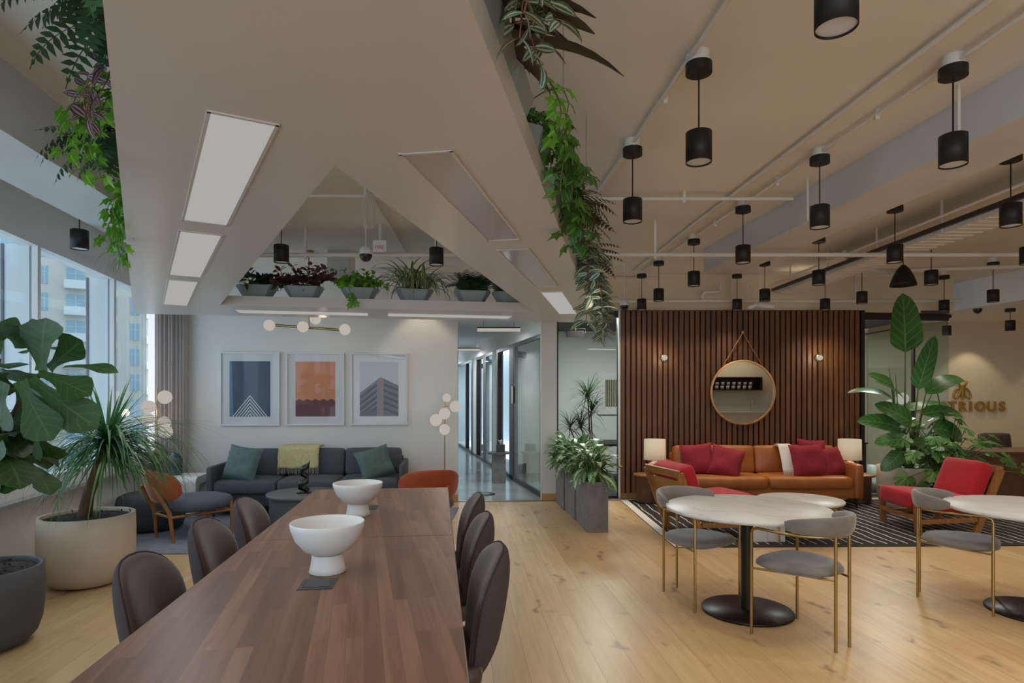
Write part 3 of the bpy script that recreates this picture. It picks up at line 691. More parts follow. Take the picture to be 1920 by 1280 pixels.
# lounge chairs in red
def red_chair(lab, loc, rz):
    t = thing('red_lounge_chair', lab, 'chair', (*loc, .008), rz, 'red lounge chairs on the striped rug')  # front = +y
    m = MB(); m.rbox((0, .06, .335), (.62, .74, .19), .045, (0, 0, .012), m=RX(R(4))); m.build('seat_cushion', 'red', t)
    m = MB(); m.rbox((0, -.34, .56), (.62, .17, .46), .05, (0, .014, 0), m=RX(R(21))); m.build('back_cushion', 'red', t)
    for s in (-1, 1):
        m = MB(); x = s*.335
        m.prism([(0, 0), (.062, 0), (.085, .42), (.02, .42)], -.02, .02)
        lg = MB(); lg.add([V((x+p[2], .32+p[0], p[1])) for p in m.v], [tuple(f) for f in m.f], smooth=False); lg.build('leg', 'teak', t, .004)
        m = MB(); m.prism([(-.22, 0), (-.29, 0), (-.56, .70), (-.49, .72)], -.02, .02)
        lg = MB(); lg.add([V((x+p[2], p[0], p[1])) for p in m.v], [tuple(f) for f in m.f], smooth=False); lg.build('leg', 'teak', t, .004)
        m = MB(); m.box((x, .06, .145), (.034, .66, .05), m=RX(R(-3))); m.build('side_rail', 'teak', t, .004)
        m = MB(); m.box((x, .04, .40), (.04, .74, .035), m=RX(R(3))); m.build('armrest', 'teak', t, .005)
    m = MB(); m.box((0, -.525, .70), (.70, .024, .085), m=RX(R(21))); m.build('back_rail', 'teak', t, .003)
    m = MB(); m.box((0, -.463, .50), (.64, .018, .27), m=RX(R(21))); m.build('back_panel', 'teak', t, .003)
    m = MB(); m.b2(-.32, .32, .35, .39, .15, .2); m.build('front_rail', 'teak', t, .003)
red_chair('red cushioned wooden lounge chair seen from behind, left of the low marble tables', (2.13, 6.78), R(-73))
red_chair('red cushioned wooden lounge chair facing the low marble tables from the palm side', (4.80, 7.02), R(88))
t = thing('coffee_table', 'low round marble coffee table on thin brass legs before the tan sofa', 'table', (3.05, 6.50, .008))
m = MB(); m.lathe([(0, .395), (.42, .395), (.43, .4), (.43, .415), (.426, .42), (0, .42)], 64, cap=False); m.build('tabletop', 'marble', t)
m = MB(); m.lathe([(.40, .375), (.412, .375), (.412, .395), (.40, .395)], 48); m.build('apron_ring', 'brass', t)
for k in range(4):
    a = R(35+90*k); MB().tube([(.38*cos(a), .38*sin(a), 0), (.38*cos(a), .38*sin(a), .378)], .01, 8).build('leg', 'brass', t)
t = tag(MB().b2(-.17, .17, -.15, .15, 0, .3).build('marble_plinth', 'marble', None, .003), 'white marble block table tucked under the low round table', 'table'); t.location = (2.66, 6.50, .008)
# ================================================================ GREY SOFA LOUNGE
t = tag(MB().prism([(-4.1, 5.85), (-.75, 5.95), (-.72, 8.3), (-4.1, 7.95)], 0, .012).build('woven_rug', 'navyrug'), 'blue and grey woven rug in the window lounge', 'rug')
SA = R(6.4)
sofa('fabric_sofa', 'charcoal grey three seat fabric sofa under the framed pictures', (-2.62, 8.12), SA, 2.42, .88, 'sofad', 'sofa', 3, 3, .46, .80, .64, .075, .13, False, 'black')
for o in kids([o for o in C.objects if o.name == 'fabric_sofa'][0]):
    if o.name.startswith('armrest'): o.data.materials[0] = M['sofa']
pillow('throw_pillow', 'green quilted cushion at the window end of the grey sofa', (-3.42, 7.78, .66), .47, .46, .17, SA+R(-14), R(-20), R(7), 'green', 11, 'green cushions on the grey sofa')
pillow('throw_pillow', 'green quilted cushion at the corridor end of the grey sofa', (-1.78, 7.98, .64), .46, .43, .17, SA+R(20), R(-22), R(-14), 'green', 12, 'green cushions on the grey sofa')
g = []; su = V((cos(SA), sin(SA), 0)); sv = V((-sin(SA), cos(SA), 0)); c0 = V((-2.62, 8.12, 0))
for i in range(15):
    u = i/14; row = []
    for k in range(11):
        x = -.47+.52*k/10
        if u < .72: y, z = .018+.05*(u/.72), .56+.265*(u/.72)
        else: y, z = .075+.33*((u-.72)/.28), .835-.01*((u-.72)/.28)
        row.append(c0+su*x+sv*(y-.01*sin(k*2.1+i))+V((0, 0, z+.006*sin(k*1.3+i*.8))))
    g.append(row)
m = MB(); m.loft(g, False, True, False); th = m.build('throw_blanket', 'throw'); q = th.modifiers.new('s', 'SOLIDIFY'); q.thickness = .022; q.offset = 1
tag(th, 'pale yellow wool throw with grey fringe over the back of the grey sofa', 'blanket')
m = MB()
for k in range(44):
    p = c0+su*(-.475+.53*k/43)+sv*.008+V((0, 0, .57)); m.tube([p, p-sv*U(.005, .03)+V((U(-.012, .012), 0, U(-.09, -.065)))], .0045, 4)
m.build('fringe', 'fringe', th)
t = thing('drum_coffee_table', 'round dark grey drum coffee table before the grey sofa', 'table', (-2.40, 7.10, .012))
m = MB(); m.lathe([(0, .355), (.41, .355), (.42, .36), (.42, .388), (.415, .392), (0, .392)], 56, cap=False); m.build('tabletop', mat('grey_drum_top', '5d5e60', .5), t)
m = MB(); m.lathe([(.37, .03), (.385, .05), (.385, .355)], 48, cap=False); m.build('drum', mat('grey_drum', '4f5154', .55), t)
for k in range(4):
    a = R(20+90*k); MB().tube([(.375*cos(a), .375*sin(a), 0), (.375*cos(a), .375*sin(a), .2)], .012, 8).build('leg', 'black', t)
t = thing('ribbon_sculpture', 'twisted dark metal ribbon sculpture on the drum coffee table', 'sculpture', (-2.38, 7.02, .404))
MB().b2(-.07, .07, -.045, .045, 0, .012).build('base', 'black', t, .002)
m = MB(); a, b = [], []
for i in range(60):
    u = i/59; an = u*5.4*pi*.75+.5; rr = .055+.014*sin(u*7)
    c = V((rr*cos(an), .7*rr*sin(an), .012+.33*u)); tw = V((sin(an)*.4, .2, 1)).normalized()
    a.append(c-tw*.03); b.append(c+tw*.036)
m.loft([a, b], False, True, False); o = m.build('ribbon', mat('dark_bronze', '3a3836', .3, metal=.8), t); q = o.modifiers.new('s', 'SOLIDIFY'); q.thickness = .004
def shell_chair(lab, loc, rz):
    t = thing('shell_lounge_chair', lab, 'chair', (*loc, .012), rz, 'rust and slate lounge chairs')  # front = +y
    rings = []
    for q, z in ((.2, .285), (.8, .29), (.96, .31), (1, .345), (1, .38), (.95, .41), (.75, .43), (.2, .437)):
        rings.append([(.33*q*math.copysign(abs(cos(a))**.8, cos(a)), .06+.34*q*math.copysign(abs(sin(a))**.8, sin(a)), z) for a in [2*pi*k/36 for k in range(36)]])
    MB().loft(rings).build('seat', 'seatg', t)
    fy = lambda x, v: -.37-.11*v+.2*(x/.34)**2
    for inner in (True, False):
        r = shell_disc(.66, .41, .76, .03, fy, inner, .05, 2.8); m = MB(); m.loft(r[::-1] if inner else r, False)
        m.add(r[0], [tuple(range(40))[::-1 if inner else 1]]); m.build('backrest' if inner else 'back_shell', 'seatg' if inner else 'rust', t)
    for s in (-1, 1):
        MB().tube([(s*.2, -.27, 0), (s*.185, -.30, .3), (s*.15, -.44, .58)], [.016, .022, .016], 10).build('leg', 'teak', t)
        MB().tube([(s*.26, .31, 0), (s*.27, .30, .36)], [.014, .02], 10).build('leg', 'teak', t)
        MB().tube([(s*.2, -.29, .26), (s*.265, .30, .27)], .015, 8).build('side_rail', 'teak', t)
        m = MB(); m.sph((s*.1, -.435+.02, .56), .014); m.build('button', 'brass', t)
    MB().tube([(-.19, -.29, .26), (.19, -.29, .26)], .015, 8).build('back_rail', 'teak', t)
shell_chair('rust backed lounge chair with slate seat behind the white potted palm', (-3.46, 6.62), R(-38))
shell_chair('rust velvet lounge chair just beyond the far end of the walnut table', (-.96, 6.62), R(22))
t = thing('pouf', 'dark round upholstered pouf behind the rust backed chair', 'pouf', (-4.12, 7.0, .012))
m = MB(); m.lathe([(.28, 0), (.33, .03), (.35, .12), (.35, .3), (.33, .37), (.27, .4), (0, .405)], 36); m.build('cushion', mat('pouf_wool', '3f434b', .9), t)
# white block side table with a rounded opening
t = thing('block_side_table', 'white glossy side table with rounded opening holding a dark vase', 'table', (-4.28, 7.88, 0), R(8))
o = []
for cx, cz, a0 in ((.2, .5-.08, 0), (-.2, .5-.08, 90)): o += [(cx+.08*cos(R(a0+k*15)), cz+.08*sin(R(a0+k*15))) for k in range(7)]
o += [(-.28, 0), (-.16, 0)]+[(-.16+.06-.06*cos(R(k*18)), .34+.06*sin(R(k*18))) for k in range(6)]+[(.16-.06+.06*sin(R(k*18)), .34+.06*cos(R(k*18))) for k in range(6)]+[(.16, 0), (.28, 0)]
m = MB(); m.loft([[(-.2, x, z) for x, z in o], [(.3, x, z) for x, z in o]], True, False); m.build('table_body', 'bowl', t, .006)
t = thing('dark_vase', 'dark speckled vase on the white block side table', 'vase', (-4.33, 7.9, .5))
m = MB(); m.lathe([(0, 0), (.07, 0), (.08, .02), (.082, .2), (.07, .25), (.05, .26), (.05, .285), (.043, .285), (.043, .25)], 28, cap=False); m.build('vase_body', mat('speckled_glaze', '2e3540', .25, var='5a6270', nsc=40), t)
def globe_lamp(name, lab, loc, h, globes, base=.13):
    t = thing(name, lab, 'lamp', loc)
    MB().tube([(0, 0, .02), (0, 0, h)], .008, 8).build('pole', 'brass', t); MB().cyl((0, 0, 0), base, .022).build('base', 'brass', t)
    for i, (dx, dz, r) in enumerate(globes):
        MB().tube([(0, 0, dz), (dx*.6, -.01, dz)], .008, 6).build('arm', 'brass', t)
        m = MB(); m.sph((dx, -.02, dz), r, 20, 12); m.build('globe', 'globe', t)
globe_lamp('globe_floor_lamp', 'brass floor lamp with stacked white globes in the window corner', (-4.62, 7.98, 0), 1.62, [(.115, 1.50, .088), (-.09, 1.375, .08), (-.1, 1.22, .075), (.105, 1.17, .08), (.125, 1.05, .085)])
globe_lamp('globe_floor_lamp', 'slim brass floor lamp with white globes at the corridor end of the grey sofa', (-.935, 8.52, 0), 1.55, [(.03, 1.49, .06), (.15, 1.37, .08), (.0, 1.27, .08), (-.12, 1.18, .085), (.0, 1.05, .075)])
# curtain
m = MB(); ring = []
for i in range(73):
    u = i/72; x = -4.80+.40*u; y = 8.245+.05*u+.035*sin(u*52)+.012*sin(u*19); ring.append((x, y))
m.loft([[(x, y, z) for x, y in ring] for z in (.03, 1, 2, 2.84)], False, True, False); o = m.build('curtain', M['shirt']); q = o.modifiers.new('s', 'SOLIDIFY'); q.thickness = .004
tag(o, 'pale grey pleated curtain hanging in the window corner', 'curtain')
# pictures
def picture(lab, cx, shapes):
    t_ = (cx+4.95)/(WEND[0]+4.95); y = 8.345+(8.886-8.345)*t_
    t = thing('framed_print', lab, 'picture', (cx, y-.004, 1.612), atan2(.541, 4.162), 'framed prints above the grey sofa')
    m = MB(); w, h, b = .79, 1.02, .022
    m.b2(-w/2, w/2, -.04, 0, h/2-b, h/2); m.b2(-w/2, w/2, -.04, 0, -h/2, -h/2+b); m.b2(-w/2, -w/2+b, -.04, 0, -h/2+b, h/2-b); m.b2(w/2-b, w/2, -.04, 0, -h/2+b, h/2-b); m.build('picture_frame', 'white', t, .002)
    MB().b2(-w/2+b, w/2-b, -.02, -.008, -h/2+b, h/2-b).build('mount', M['mount'], t)
    m = MB(); ms = []
    for i, (mt, poly) in enumerate(shapes):
        m.k = i; ms.append(mt); yy = -.0205-.0004*i
        m.add([(x, yy, z) for x, z in poly], [tuple(range(len(poly)))], smooth=False)
    m.build('print', ms, t)
    MB().b2(-w/2+b, w/2-b, -.032, -.030, -h/2+b, h/2-b).build('glazing', M['picglass'], t)
M['mount'] = mat('mount_board', 'd4d6d8', .8); M['picglass'] = glassmat('picture_glass', 'ffffff', 0, 1.28)
x0, x1, z0, z1 = -.27, .27, -.385, .385
def pm(n, c, r=.6): return mat('print_'+n, c, r)
B = [(x0, z0), (x1, z0), (x1, z1), (x0, z1)]
s = [(pm('slate_blue', '3f4c62'), B), (pm('blue_strip', '5f7da6'), [(x0, z0), (x0+.05, z0), (x0+.03, z1), (x0, z1)])]
wh = pm('white_line', 'd8dce0')
for i in range(6):
    a = .235-i*.04; ap = z0+.30-i*.05
    if a < .03: break
    s.append((wh, [(-a, z0), (-a+.014, z0), (0, ap-.018), (0, ap)])); s.append((wh, [(0, ap), (0, ap-.018), (a-.014, z0), (a, z0)]))
picture('framed print of a white striped pyramid on slate blue, nearest the window', -3.63, s)
s = [(pm('orange', 'cf8560'), B)]
sc = [(x0, z0), (x1, z0)]
for k in range(25): u = k/24; sc.append((x1-.54*u, z0+.215+.03*abs(sin(u*5*pi))))
s.append((pm('plum', '6a4048'), sc)); picture('framed print of an orange wall above a dark scalloped edge, middle of the three', -2.76, s)
s = [(pm('pale_sky', 'b4bac4'), B), (pm('facade_left', '3c4650'), [(x0, z0), (.02, z0), (.02, .17), (x0, -.06)]), (pm('facade_right', '4a545c'), [(.02, z0), (x1, z0), (x1, .05), (.02, .17)])]
dk = pm('dark_glass', '161c26'); lt = pm('rail_line', '9098a0'); bg = pm('stone', '786c66')
for i in range(5):
    d = .085*i
    s.append((dk, [(x0, -.12-d), (.0, .10-d), (.0, .065-d), (x0, -.155-d)])); s.append((lt, [(x0, -.075-d), (.02, .155-d), (.02, .147-d), (x0, -.083-d)]))
    s.append((dk, [(.05, .09-d), (x1, -.0-d), (x1, -.035-d), (.05, .055-d)]))
s = [(a, [(x, max(z, z0)) for x, z in p]) for a, p in s]
s.append((bg, [(-.03, z0), (.06, z0), (.06, .15), (.02, .17), (-.03, .14)]))
picture('framed print of a dark corner building against pale sky, nearest the corridor', -1.89, s)
def plate(name, lab, px, pz, w, h, cat):
    t_ = (px+4.95)/4.162; y = 8.345+.541*t_
    o = thing(name, lab, cat, (px, y-.004, pz), atan2(.541, 4.162)); MB().b2(-w/2, w/2, -.012, 0, -h/2, h/2).build('cover', 'white', o, .002)
    m = MB(); m.b2(-.012, .012, -.018, -.012, -.03, .03); m.build('toggle' if 'switch' in name else 'sockets', M['conduit'] if 'switch' in name else M['lens'], o)
plate('light_switch', 'white light switch on the wall beside the framed prints', -1.495, 1.18, .075, .13, 'switch')
plate('wall_outlet', 'white power outlet low on the wall near the corridor', -1.52, .47, .075, .12, 'outlet')
# chandelier
t = thing('globe_chandelier', 'brass bar chandelier with four white globes over the window lounge', 'lamp', (-2.50, 7.55, 2.36))
a, b = V((-.42, .03, .03)), V((.4, -.03, -.035))
MB().tube([a, b], .016, 10).build('bar', 'brass', t); MB().tube([(0, 0, 0), (0, 0, .94)], .007, 8).build('stem', 'brass', t)
MB().cyl((0, 0, .915), .06, .025).build('ceiling_plate', 'brass', t)
for x, y, z in ((-.50, .03, .03), (-.05, -.07, -.0), (.06, .06, .11), (.45, -.03, -.03)):
    m = MB(); m.sph((x, y, z), .068, 20, 12); m.build('globe', 'globe', t)
# ================================================================ CORRIDOR
def hall_light(lab, x, y):
    t = thing('hall_light', lab, 'lamp', (x, y, 2.57), R(0), 'linear lights hung in the corridor')
    MB().b2(-.35, .35, -.04, .04, .04, .065).build('housing', 'dkframe', t); MB().b2(-.35, .35, -.045, .045, -.005, .04).build('diffuser', 'tube', t)
    for s in (-1, 1): MB().tube([(s*.25, 0, .065), (s*.25, 0, .215)], .003, 5).build('cable', 'black', t)
hall_light('linear hanging light at the near end of the corridor', -.215, 10); hall_light('linear hanging light further down the corridor', -1.10, 14.4)
t = thing('stone_pedestal_table', 'speckled concrete pedestal with a round dark top in the corridor', 'table', (-.23, 10.75, 0))
MB().b2(-.12, .12, -.13, .13, 0, .5).build('pedestal', 'roughcon', t, .004); MB().cyl((0, 0, .5), .2, .03, 36).build('tabletop', mat('dark_stone', '5a5c5c', .5), t)
t = thing('tissue_box', 'black tissue box with a white tissue on the corridor pedestal', 'box', (-.2, 10.75, .53))
MB().b2(-.075, .075, -.07, .07, 0, .13).build('box', 'blk2', t, .003)
m = MB()
for k in range(5): m.leaf((0, 0, .128), (cos(k*1.3), sin(k*1.3), 2.2), .1, .07, .4, .3, 3)
m.build('tissue', 'paper', t)
t = thing('floor_box', 'round dark floor outlet in the corridor concrete', 'outlet', (-.43, 9.46, 0)); m = MB(); m.lathe([(.17, 0), (.175, .004), (.14, .006), (0, .006)], 36); m.build('rim', 'blk2', t); m = MB(); m.b2(-.05, .07, -.03, .03, .006, .008); m.build('lid', 'steel', t)
t = thing('notice_sheet', 'white notice sheet on the corridor door post', 'sign', (.022, 10.98, 1.53), R(-12)); MB().b2(-.004, .004, -.11, .11, -.15, .15).build('sheet', 'paper', t)
m = MB(); m.lathe([(.05, 0), (.05, -.02), (.03, -.04), (0, -.045)], 20); o = m.build('smoke_detector', 'white'); o.location = (-1.27, 13.2, 2.78); tag(o, 'white smoke detector on the corridor ceiling', 'detector')
# ================================================================ GLASS ROOMS
t = thing('framed_print', 'white framed print of dark vertical bars inside the glass meeting room', 'picture', (2.0, 11.94, 1.56))
MB().b2(-.34, .34, -.04, 0, -.41, .41).build('picture_frame', 'white', t, .004)
m = MB(); m.k = 0; m.b2(-.19, .19, -.043, -.0405, -.27, .27); m.k = 1
for i in range(11): m.b2(-.185+.034*i, -.165+.034*i, -.045, -.043, -.26, .26)
m.build('print', [mat('print_cream', 'cfc8a8', .8), mat('print_dark', '3a3a38', .8)], t)
t = thing('meeting_table', 'dark meeting table behind the planters in the glass room', 'table', (2.0, 10.6, 0))
MB().b2(-.95, .85, -.5, .5, .68, .72).build('tabletop', 'black', t, .004)
for x in (-.7, .7): MB().b2(x-.03, x+.03, -.35, .35, 0, .68).build('leg', 'black', t)
t = thing('projector_lamp', 'dark track lamp head on the ceiling of the glass meeting room', 'lamp', (1.05, 10.2, 2.6))
MB().box((0, 0, -.05), (.29, .12, .1), m=RX(R(15))).build('lamp_head', 'dkframe', t, .004); MB().tube([(0, 0, .0), (0, 0, .15)], .02, 10).build('mount', 'dkframe', t); MB().tube([(-.17, 0, -.04), (-.17, 0, .03), (.17, 0, .03), (.17, 0, -.04)], .008, 6).build('yoke', 'dkframe', t)
t = thing('wall_tv', 'dark wall mounted television inside the room right of the slats', 'television', (6.2, 11.94, 1.53))
MB().b2(-.5, .32, -.06, 0, -.45, .52).build('screen', 'blk2', t, .006)
t = thing('long_neck_vase', 'pale bulbous vase with long neck behind the glass beside the tan sofa', 'vase', (5.70, 9.72, 0))
m = MB(); m.lathe([(.07, 0), (.08, .02), (.11, .05), (.125, .11), (.115, .17), (.07, .22), (.062, .24), (.062, .42), (.056, .42), (.056, .25)], 32, cap=False); m.build('vase_body', mat('celadon_glaze', 'c8d4cc', .4), t)
t = thing('wire_console', 'thin black framed console behind the glass', 'table', (5.72, 10.3, 0))
m = MB()
for x in (-.25, .13):
    for y in (-.15, .15): m.tube([(x, y, 0), (x, y, .72)], .012, 6)
m.build('frame', 'black', t); MB().b2(-.28, .16, -.17, .17, .72, .74).build('console_top', 'black', t)
globe_lamp('globe_floor_lamp', 'brass lamp with two globes standing in for a glass reflection by the palm', (6.30, 10.0, 0), 1.52, [(-.14, 1.37, .085), (.05, 1.47, .095)])  # modelled lamp stands in for a globe lamp's reflection in the glass
# ================================================================ RECEPTION
t = thing('wall_sign', 'gold bee emblem and lettering on the reception wall', 'sign', (8.3, 11.495, 1.43))
x = 0
def letter(ch, x, z, size, parent, nm='letter'):
    cu = bpy.data.curves.new('letter', 'FONT'); cu.body = ch; cu.size = size; cu.extrude = .012; cu.offset = .008; cu.align_x = 'CENTER'
    o = bpy.data.objects.new(nm, cu); C.objects.link(o); o.rotation_euler = (pi/2, 0, 0); o.location = (x, -.03, z); cu.materials.append(M['gold'])
    dg = bpy.context.evaluated_depsgraph_get(); me = bpy.data.meshes.new_from_object(o.evaluated_get(dg)); bpy.data.objects.remove(o)
    q = bpy.data.objects.new(nm, me); C.objects.link(q); q.rotation_euler = (pi/2, 0, 0); q.location = (x, -.02, z); q.parent = parent
pos = [0, .10, .27, .45, .62, .775, .945, 1.08, 1.24, 1.43, 1.605]
for ch, p in zip('INDUSTRIOUS', pos): letter(ch, -.93+p*1.12, -.20, .25, t)
e = MB()
def lobe(c, r, a, w): # ring-shaped wing
    pts = [V((c[0]+r*(cos(k)*cos(a)*w-sin(k)*sin(a)), -.012, c[1]+r*(cos(k)*sin(a)*w+sin(k)*cos(a)))) for k in [2*pi*i/20 for i in range(21)]]
    e.tube(pts, .018, 6)
for s in (-1, 1): lobe((.125+s*.095, .13), .1, s*R(24), .5); e.tube([(.125+s*.02, -.012, .27), (.125+s*.1, -.012, .35)], .016, 6)
e.tube([(.125, -.012, .27), (.125, -.012, .0)], [.06, .012], 8); e.build('bee_emblem', 'gold', t)
t = thing('reception_desk', 'dark walnut reception desk at the picture edge', 'desk', (7.6, 8.75, 0))
MB().b2(-1.12, 1.5, -.36, .36, .0, .72).build('desk_body', 'wal2', t, .004); MB().b2(-1.14, 1.52, -.38, .38, .72, .75).build('desk_top', 'wal2', t, .003)
t = thing('desk_chair', 'dark chair pushed in behind the reception desk', 'chair', (7.55, 9.38, 0), R(180))
m = MB(); m.rbox((0, -.2, .70), (.5, .07, .46), .035, (0, .02, .01), m=RX(R(8))); m.build('backrest', 'brown', t); m = MB(); m.rbox((0, .03, .44), (.48, .46, .08), .04); m.build('seat', 'brown', t)
MB().tube([(0, 0, .04), (0, 0, .42)], .03, 10).build('column', 'black', t)
for k in range(5): MB().tube([(0, 0, .06), (.28*cos(k*1.257), .28*sin(k*1.257), .03)], .02, 6).build('leg', 'black', t)
m = MB(); m.lathe([(.06, 0), (.06, -.02), (.05, -.05), (.02, -.075), (0, -.078)], 20); o = m.build('dome_camera', 'blk2'); o.location = (7.25, 9.55, 2.87); tag(o, 'small black dome camera under the reception soffit', 'camera')
# ================================================================ KITCHEN SHELF (seen in the mirror)
t = thing('wall_shelf', 'dark shelf of stacked mugs reflected in the round mirror', 'shelf', (7.75, -4.19, 1.72)); m = MB()
m.b2(-1.1, 1.2, 0, .3, -.03, 0); m.b2(-1.1, 1.2, 0, .3, .42, .45); m.b2(-1.1, -1.07, 0, .3, 0, .42); m.b2(1.17, 1.2, 0, .3, 0, .42); m.b2(-1.1, 1.2, 0, .01, 0, .42); m.build('shelf_box', 'dkframe', t)
cup = None
for i in range(9):
    for j in range(2):
        loc = (6.95+.2*i+.02*j, -4.02, 1.72+.14*j); lab = 'grey stacking mug on the dark kitchen shelf reflected in the mirror'
        if cup is None:
            cup = thing('mug', lab, 'mug', loc, 0, 'mugs on the kitchen shelf'); m = MB(); m.lathe([(0, 0), (.06, 0), (.068, .13), (.062, .13), (.055, .01)], 16, cap=False); m.build('cup', mat('grey_mug', '8d8a85', .4), cup)
        else: dup(cup, loc, 0, lab)
t = thing('kitchen_counter', 'white kitchen counter reflected in the mirror', 'counter', (8.2, -3.87, 0)); MB().b2(-2.4, 2.6, -.32, .3, 0, .88).build('cabinet', 'white', t); MB().b2(-2.42, 2.62, -.32, .33, .88, .92).build('worktop', 'marble', t)
t = thing('kitchen_faucet', 'curved steel kitchen faucet reflected in the mirror', 'faucet', (8.55, -3.98, .92)); MB().tube([(0, 0, 0), (0, 0, .3)]+[(0, .09-.09*cos(R(k*20)), .3+.09*sin(R(k*20))) for k in range(1, 10)]+[(0, .18, .24)], .014, 8).build('spout', 'steel', t)
t = thing('coffee_machine', 'dark coffee machine on the counter reflected in the mirror', 'appliance', (7.0, -3.95, .92)); MB().b2(-.2, .2, -.18, .18, 0, .34).build('body', 'blk2', t, .02)
# ================================================================ SUSPENDED PLANTER CANOPY
ZB, ZT = 2.45, 2.552
OUT = [(-.303, .352), (1.09, 7.837), (-4.297, 6.961)]; INN = [(-.712, 2.46), (.237, 6.826), (-3.0, 6.298)]
cn = thing('suspended_canopy', 'white triangular light canopy carrying plants, hung above the long walnut table', 'canopy', (0, 0, 0))
m = MB()
for i in range(3):
    j = (i+1) % 3
    m.add([(*OUT[i], ZB), (*OUT[j], ZB), (*INN[j], ZB), (*INN[i], ZB)], [(3, 2, 1, 0)], smooth=False)
    m.add([(*OUT[i], ZT), (*OUT[j], ZT), (*INN[j], ZT), (*INN[i], ZT)], [(0, 1, 2, 3)], smooth=False)
    m.add([(*OUT[i], ZB), (*OUT[j], ZB), (*OUT[j], ZT), (*OUT[i], ZT)], [(0, 1, 2, 3)], smooth=False)
    m.add([(*INN[i], ZB), (*INN[j], ZB), (*INN[j], ZT), (*INN[i], ZT)], [(3, 2, 1, 0)], smooth=False)
m.build('canopy_body', 'gloss', cn)
PAN = dict(p1=[(-.984, 1.978), (-.79, 2.085), (-1.54, 3.33), (-1.735, 3.22)], p2=[(-1.86, 3.42), (-1.66, 3.53), (-2.43, 4.80), (-2.63, 4.69)], p3=[(-2.735, 4.87), (-2.54, 4.98), (-3.345, 6.33), (-3.545, 6.22)],
 s1=[(-3.0, 6.60), (-1.60, 6.85), (-1.66, 7.13), (-3.06, 6.88)], s2=[(-1.40, 6.88), (.02, 7.13), (-.04, 7.41), (-1.46, 7.16)], r3=[(.245, 5.48), (.455, 5.45), (.745, 6.94), (.53, 6.98)],
 r1=[(-.433, 2.336), (-.225, 2.30), (.055, 3.62), (-.15, 3.66)], r2=[(-.10, 3.89), (.11, 3.85), (.39, 5.17), (.19, 5.21)])
for k, q in PAN.items():
    lit = k[0] != 'r' or k == 'r3'
    cx = sum(p[0] for p in q)/4; cy = sum(p[1] for p in q)/4
    m = MB(); a = sum((q[i][0]*q[(i+1) % 4][1]-q[(i+1) % 4][0]*q[i][1]) for i in range(4))
    qq = q if a > 0 else q[::-1]
    m.prism([(cx+(x-cx)*1.0, cy+(y-cy)*1.0) for x, y in qq], ZB-.002, ZB+.002)
    o = m.build('light_panel', 'panel' if lit else 'acryl', cn)
    if not lit: o['label'] = 'unlit glossy light panel'
    fr = MB()
    for i in range(4):
        p0, p1 = qq[i], qq[(i+1) % 4]; d = (V(p1)-V(p0)).normalized()*.012; w = V((-d.y, d.x))
        fr.prism([p0, p1, (p1[0]+w.x, p1[1]+w.y), (p0[0]+w.x, p0[1]+w.y)], ZB-.006, ZB+.001)
    fr.build('panel_rim', 'gloss', o)
    if lit:
        L = (V(q[2])-V(q[1])).length; W = (V(q[1])-V(q[0])).length; d = V(q[2])-V(q[1])
        area((cx, cy, ZB-.012), W, L, 8 if k[0] == 'p' else 3.5, (.97, .98, 1), (0, 0, atan2(d.y, d.x)-pi/2))
for x, y in ((.235, 2.8), (.47, 3.88), (-1.3, 2.3), (.9, 6.5), (-3.6, 6.4)):
    m = MB(); m.tube([(x, y, ZT-.04), (x, y, CEIL)], .0028, 6); o = m.build('hanging_cable', 'steel', cn)
    ex = -.368+.1861*y
    if x > ex-.05: MB().tube([(ex-.02, y, ZT-.02), (x, y, ZT-.02)], .003, 6).build('cable_bracket', 'steel', o)
# ---- planters with plants on the canopy
def pot(t, w=.42, d=.24, h=.13):
    def ring(sx, sy, z): return [(x*sx, y*sy, z) for x, y in ((-.5, -.22), (-.36, -.5), (.36, -.5), (.5, -.22), (.5, .22), (.36, .5), (-.36, .5), (-.5, .22))]
    m = MB(); m.loft([ring(w*.62, d*.66, 0), ring(w, d, h), ring(w*.97, d*.95, h+.004), ring(w*.93, d*.9, h-.02)], True, False); m.build('pot', 'trough', t, .004)
    m = MB(); m.loft([ring(w*.9, d*.86, h-.025), ring(w*.7, d*.65, h+.012), ring(w*.2, d*.2, h+.03)]); m.build('soil', 'soil', t)
def vine(lf, st, p0, az, reach, drop, sz, step, shape, rise=.05, wig=.04):
    d = V((cos(az), sin(az), 0)); L = reach+drop; n = max(4, int(L/step)); ph = U(0, 6); pts = []
    for i in range(n+1):
        u = i/n; pts.append(V(p0)+d*reach*(1-(1-u)**2.2)+V((wig*sin(u*5+ph), wig*cos(u*4+ph), rise*sin(pi*min(1, u*1.6))-drop*u**1.7)))
    st.tube(pts, .0028, 4)
    for i in range(1, n+1):
        for s in ((-1, 1) if shape != 'tip' else (1,)):
            tdir = (pts[i]-pts[i-1]).normalized(); sd = tdir.cross(V((0, 0, 1)))
            if sd.length < .1: sd = V((-sin(az), cos(az), 0))
            sd.normalize(); o = sd*s*U(.4, 1)+tdir*U(.1, .7)+V((0, 0, U(-.2, .5)))
            s2 = sz*U(.7, 1.15)
            nor = V((d.x*.8+U(-.5, .5), d.y*.8+U(-.5, .5), U(.2, 1)))
            if shape == 'ivy':
                q = pts[i]+o*s2*.5; st.tube([pts[i], q], .0015, 3); lf.lobed(q, o+V((0, 0, -.6)), nor, s2*.55, IVY)
            else: lf.leaf(pts[i], o, s2*1.5, s2*.62, U(.3, .9), .25, 5, P_OVAL, nor)
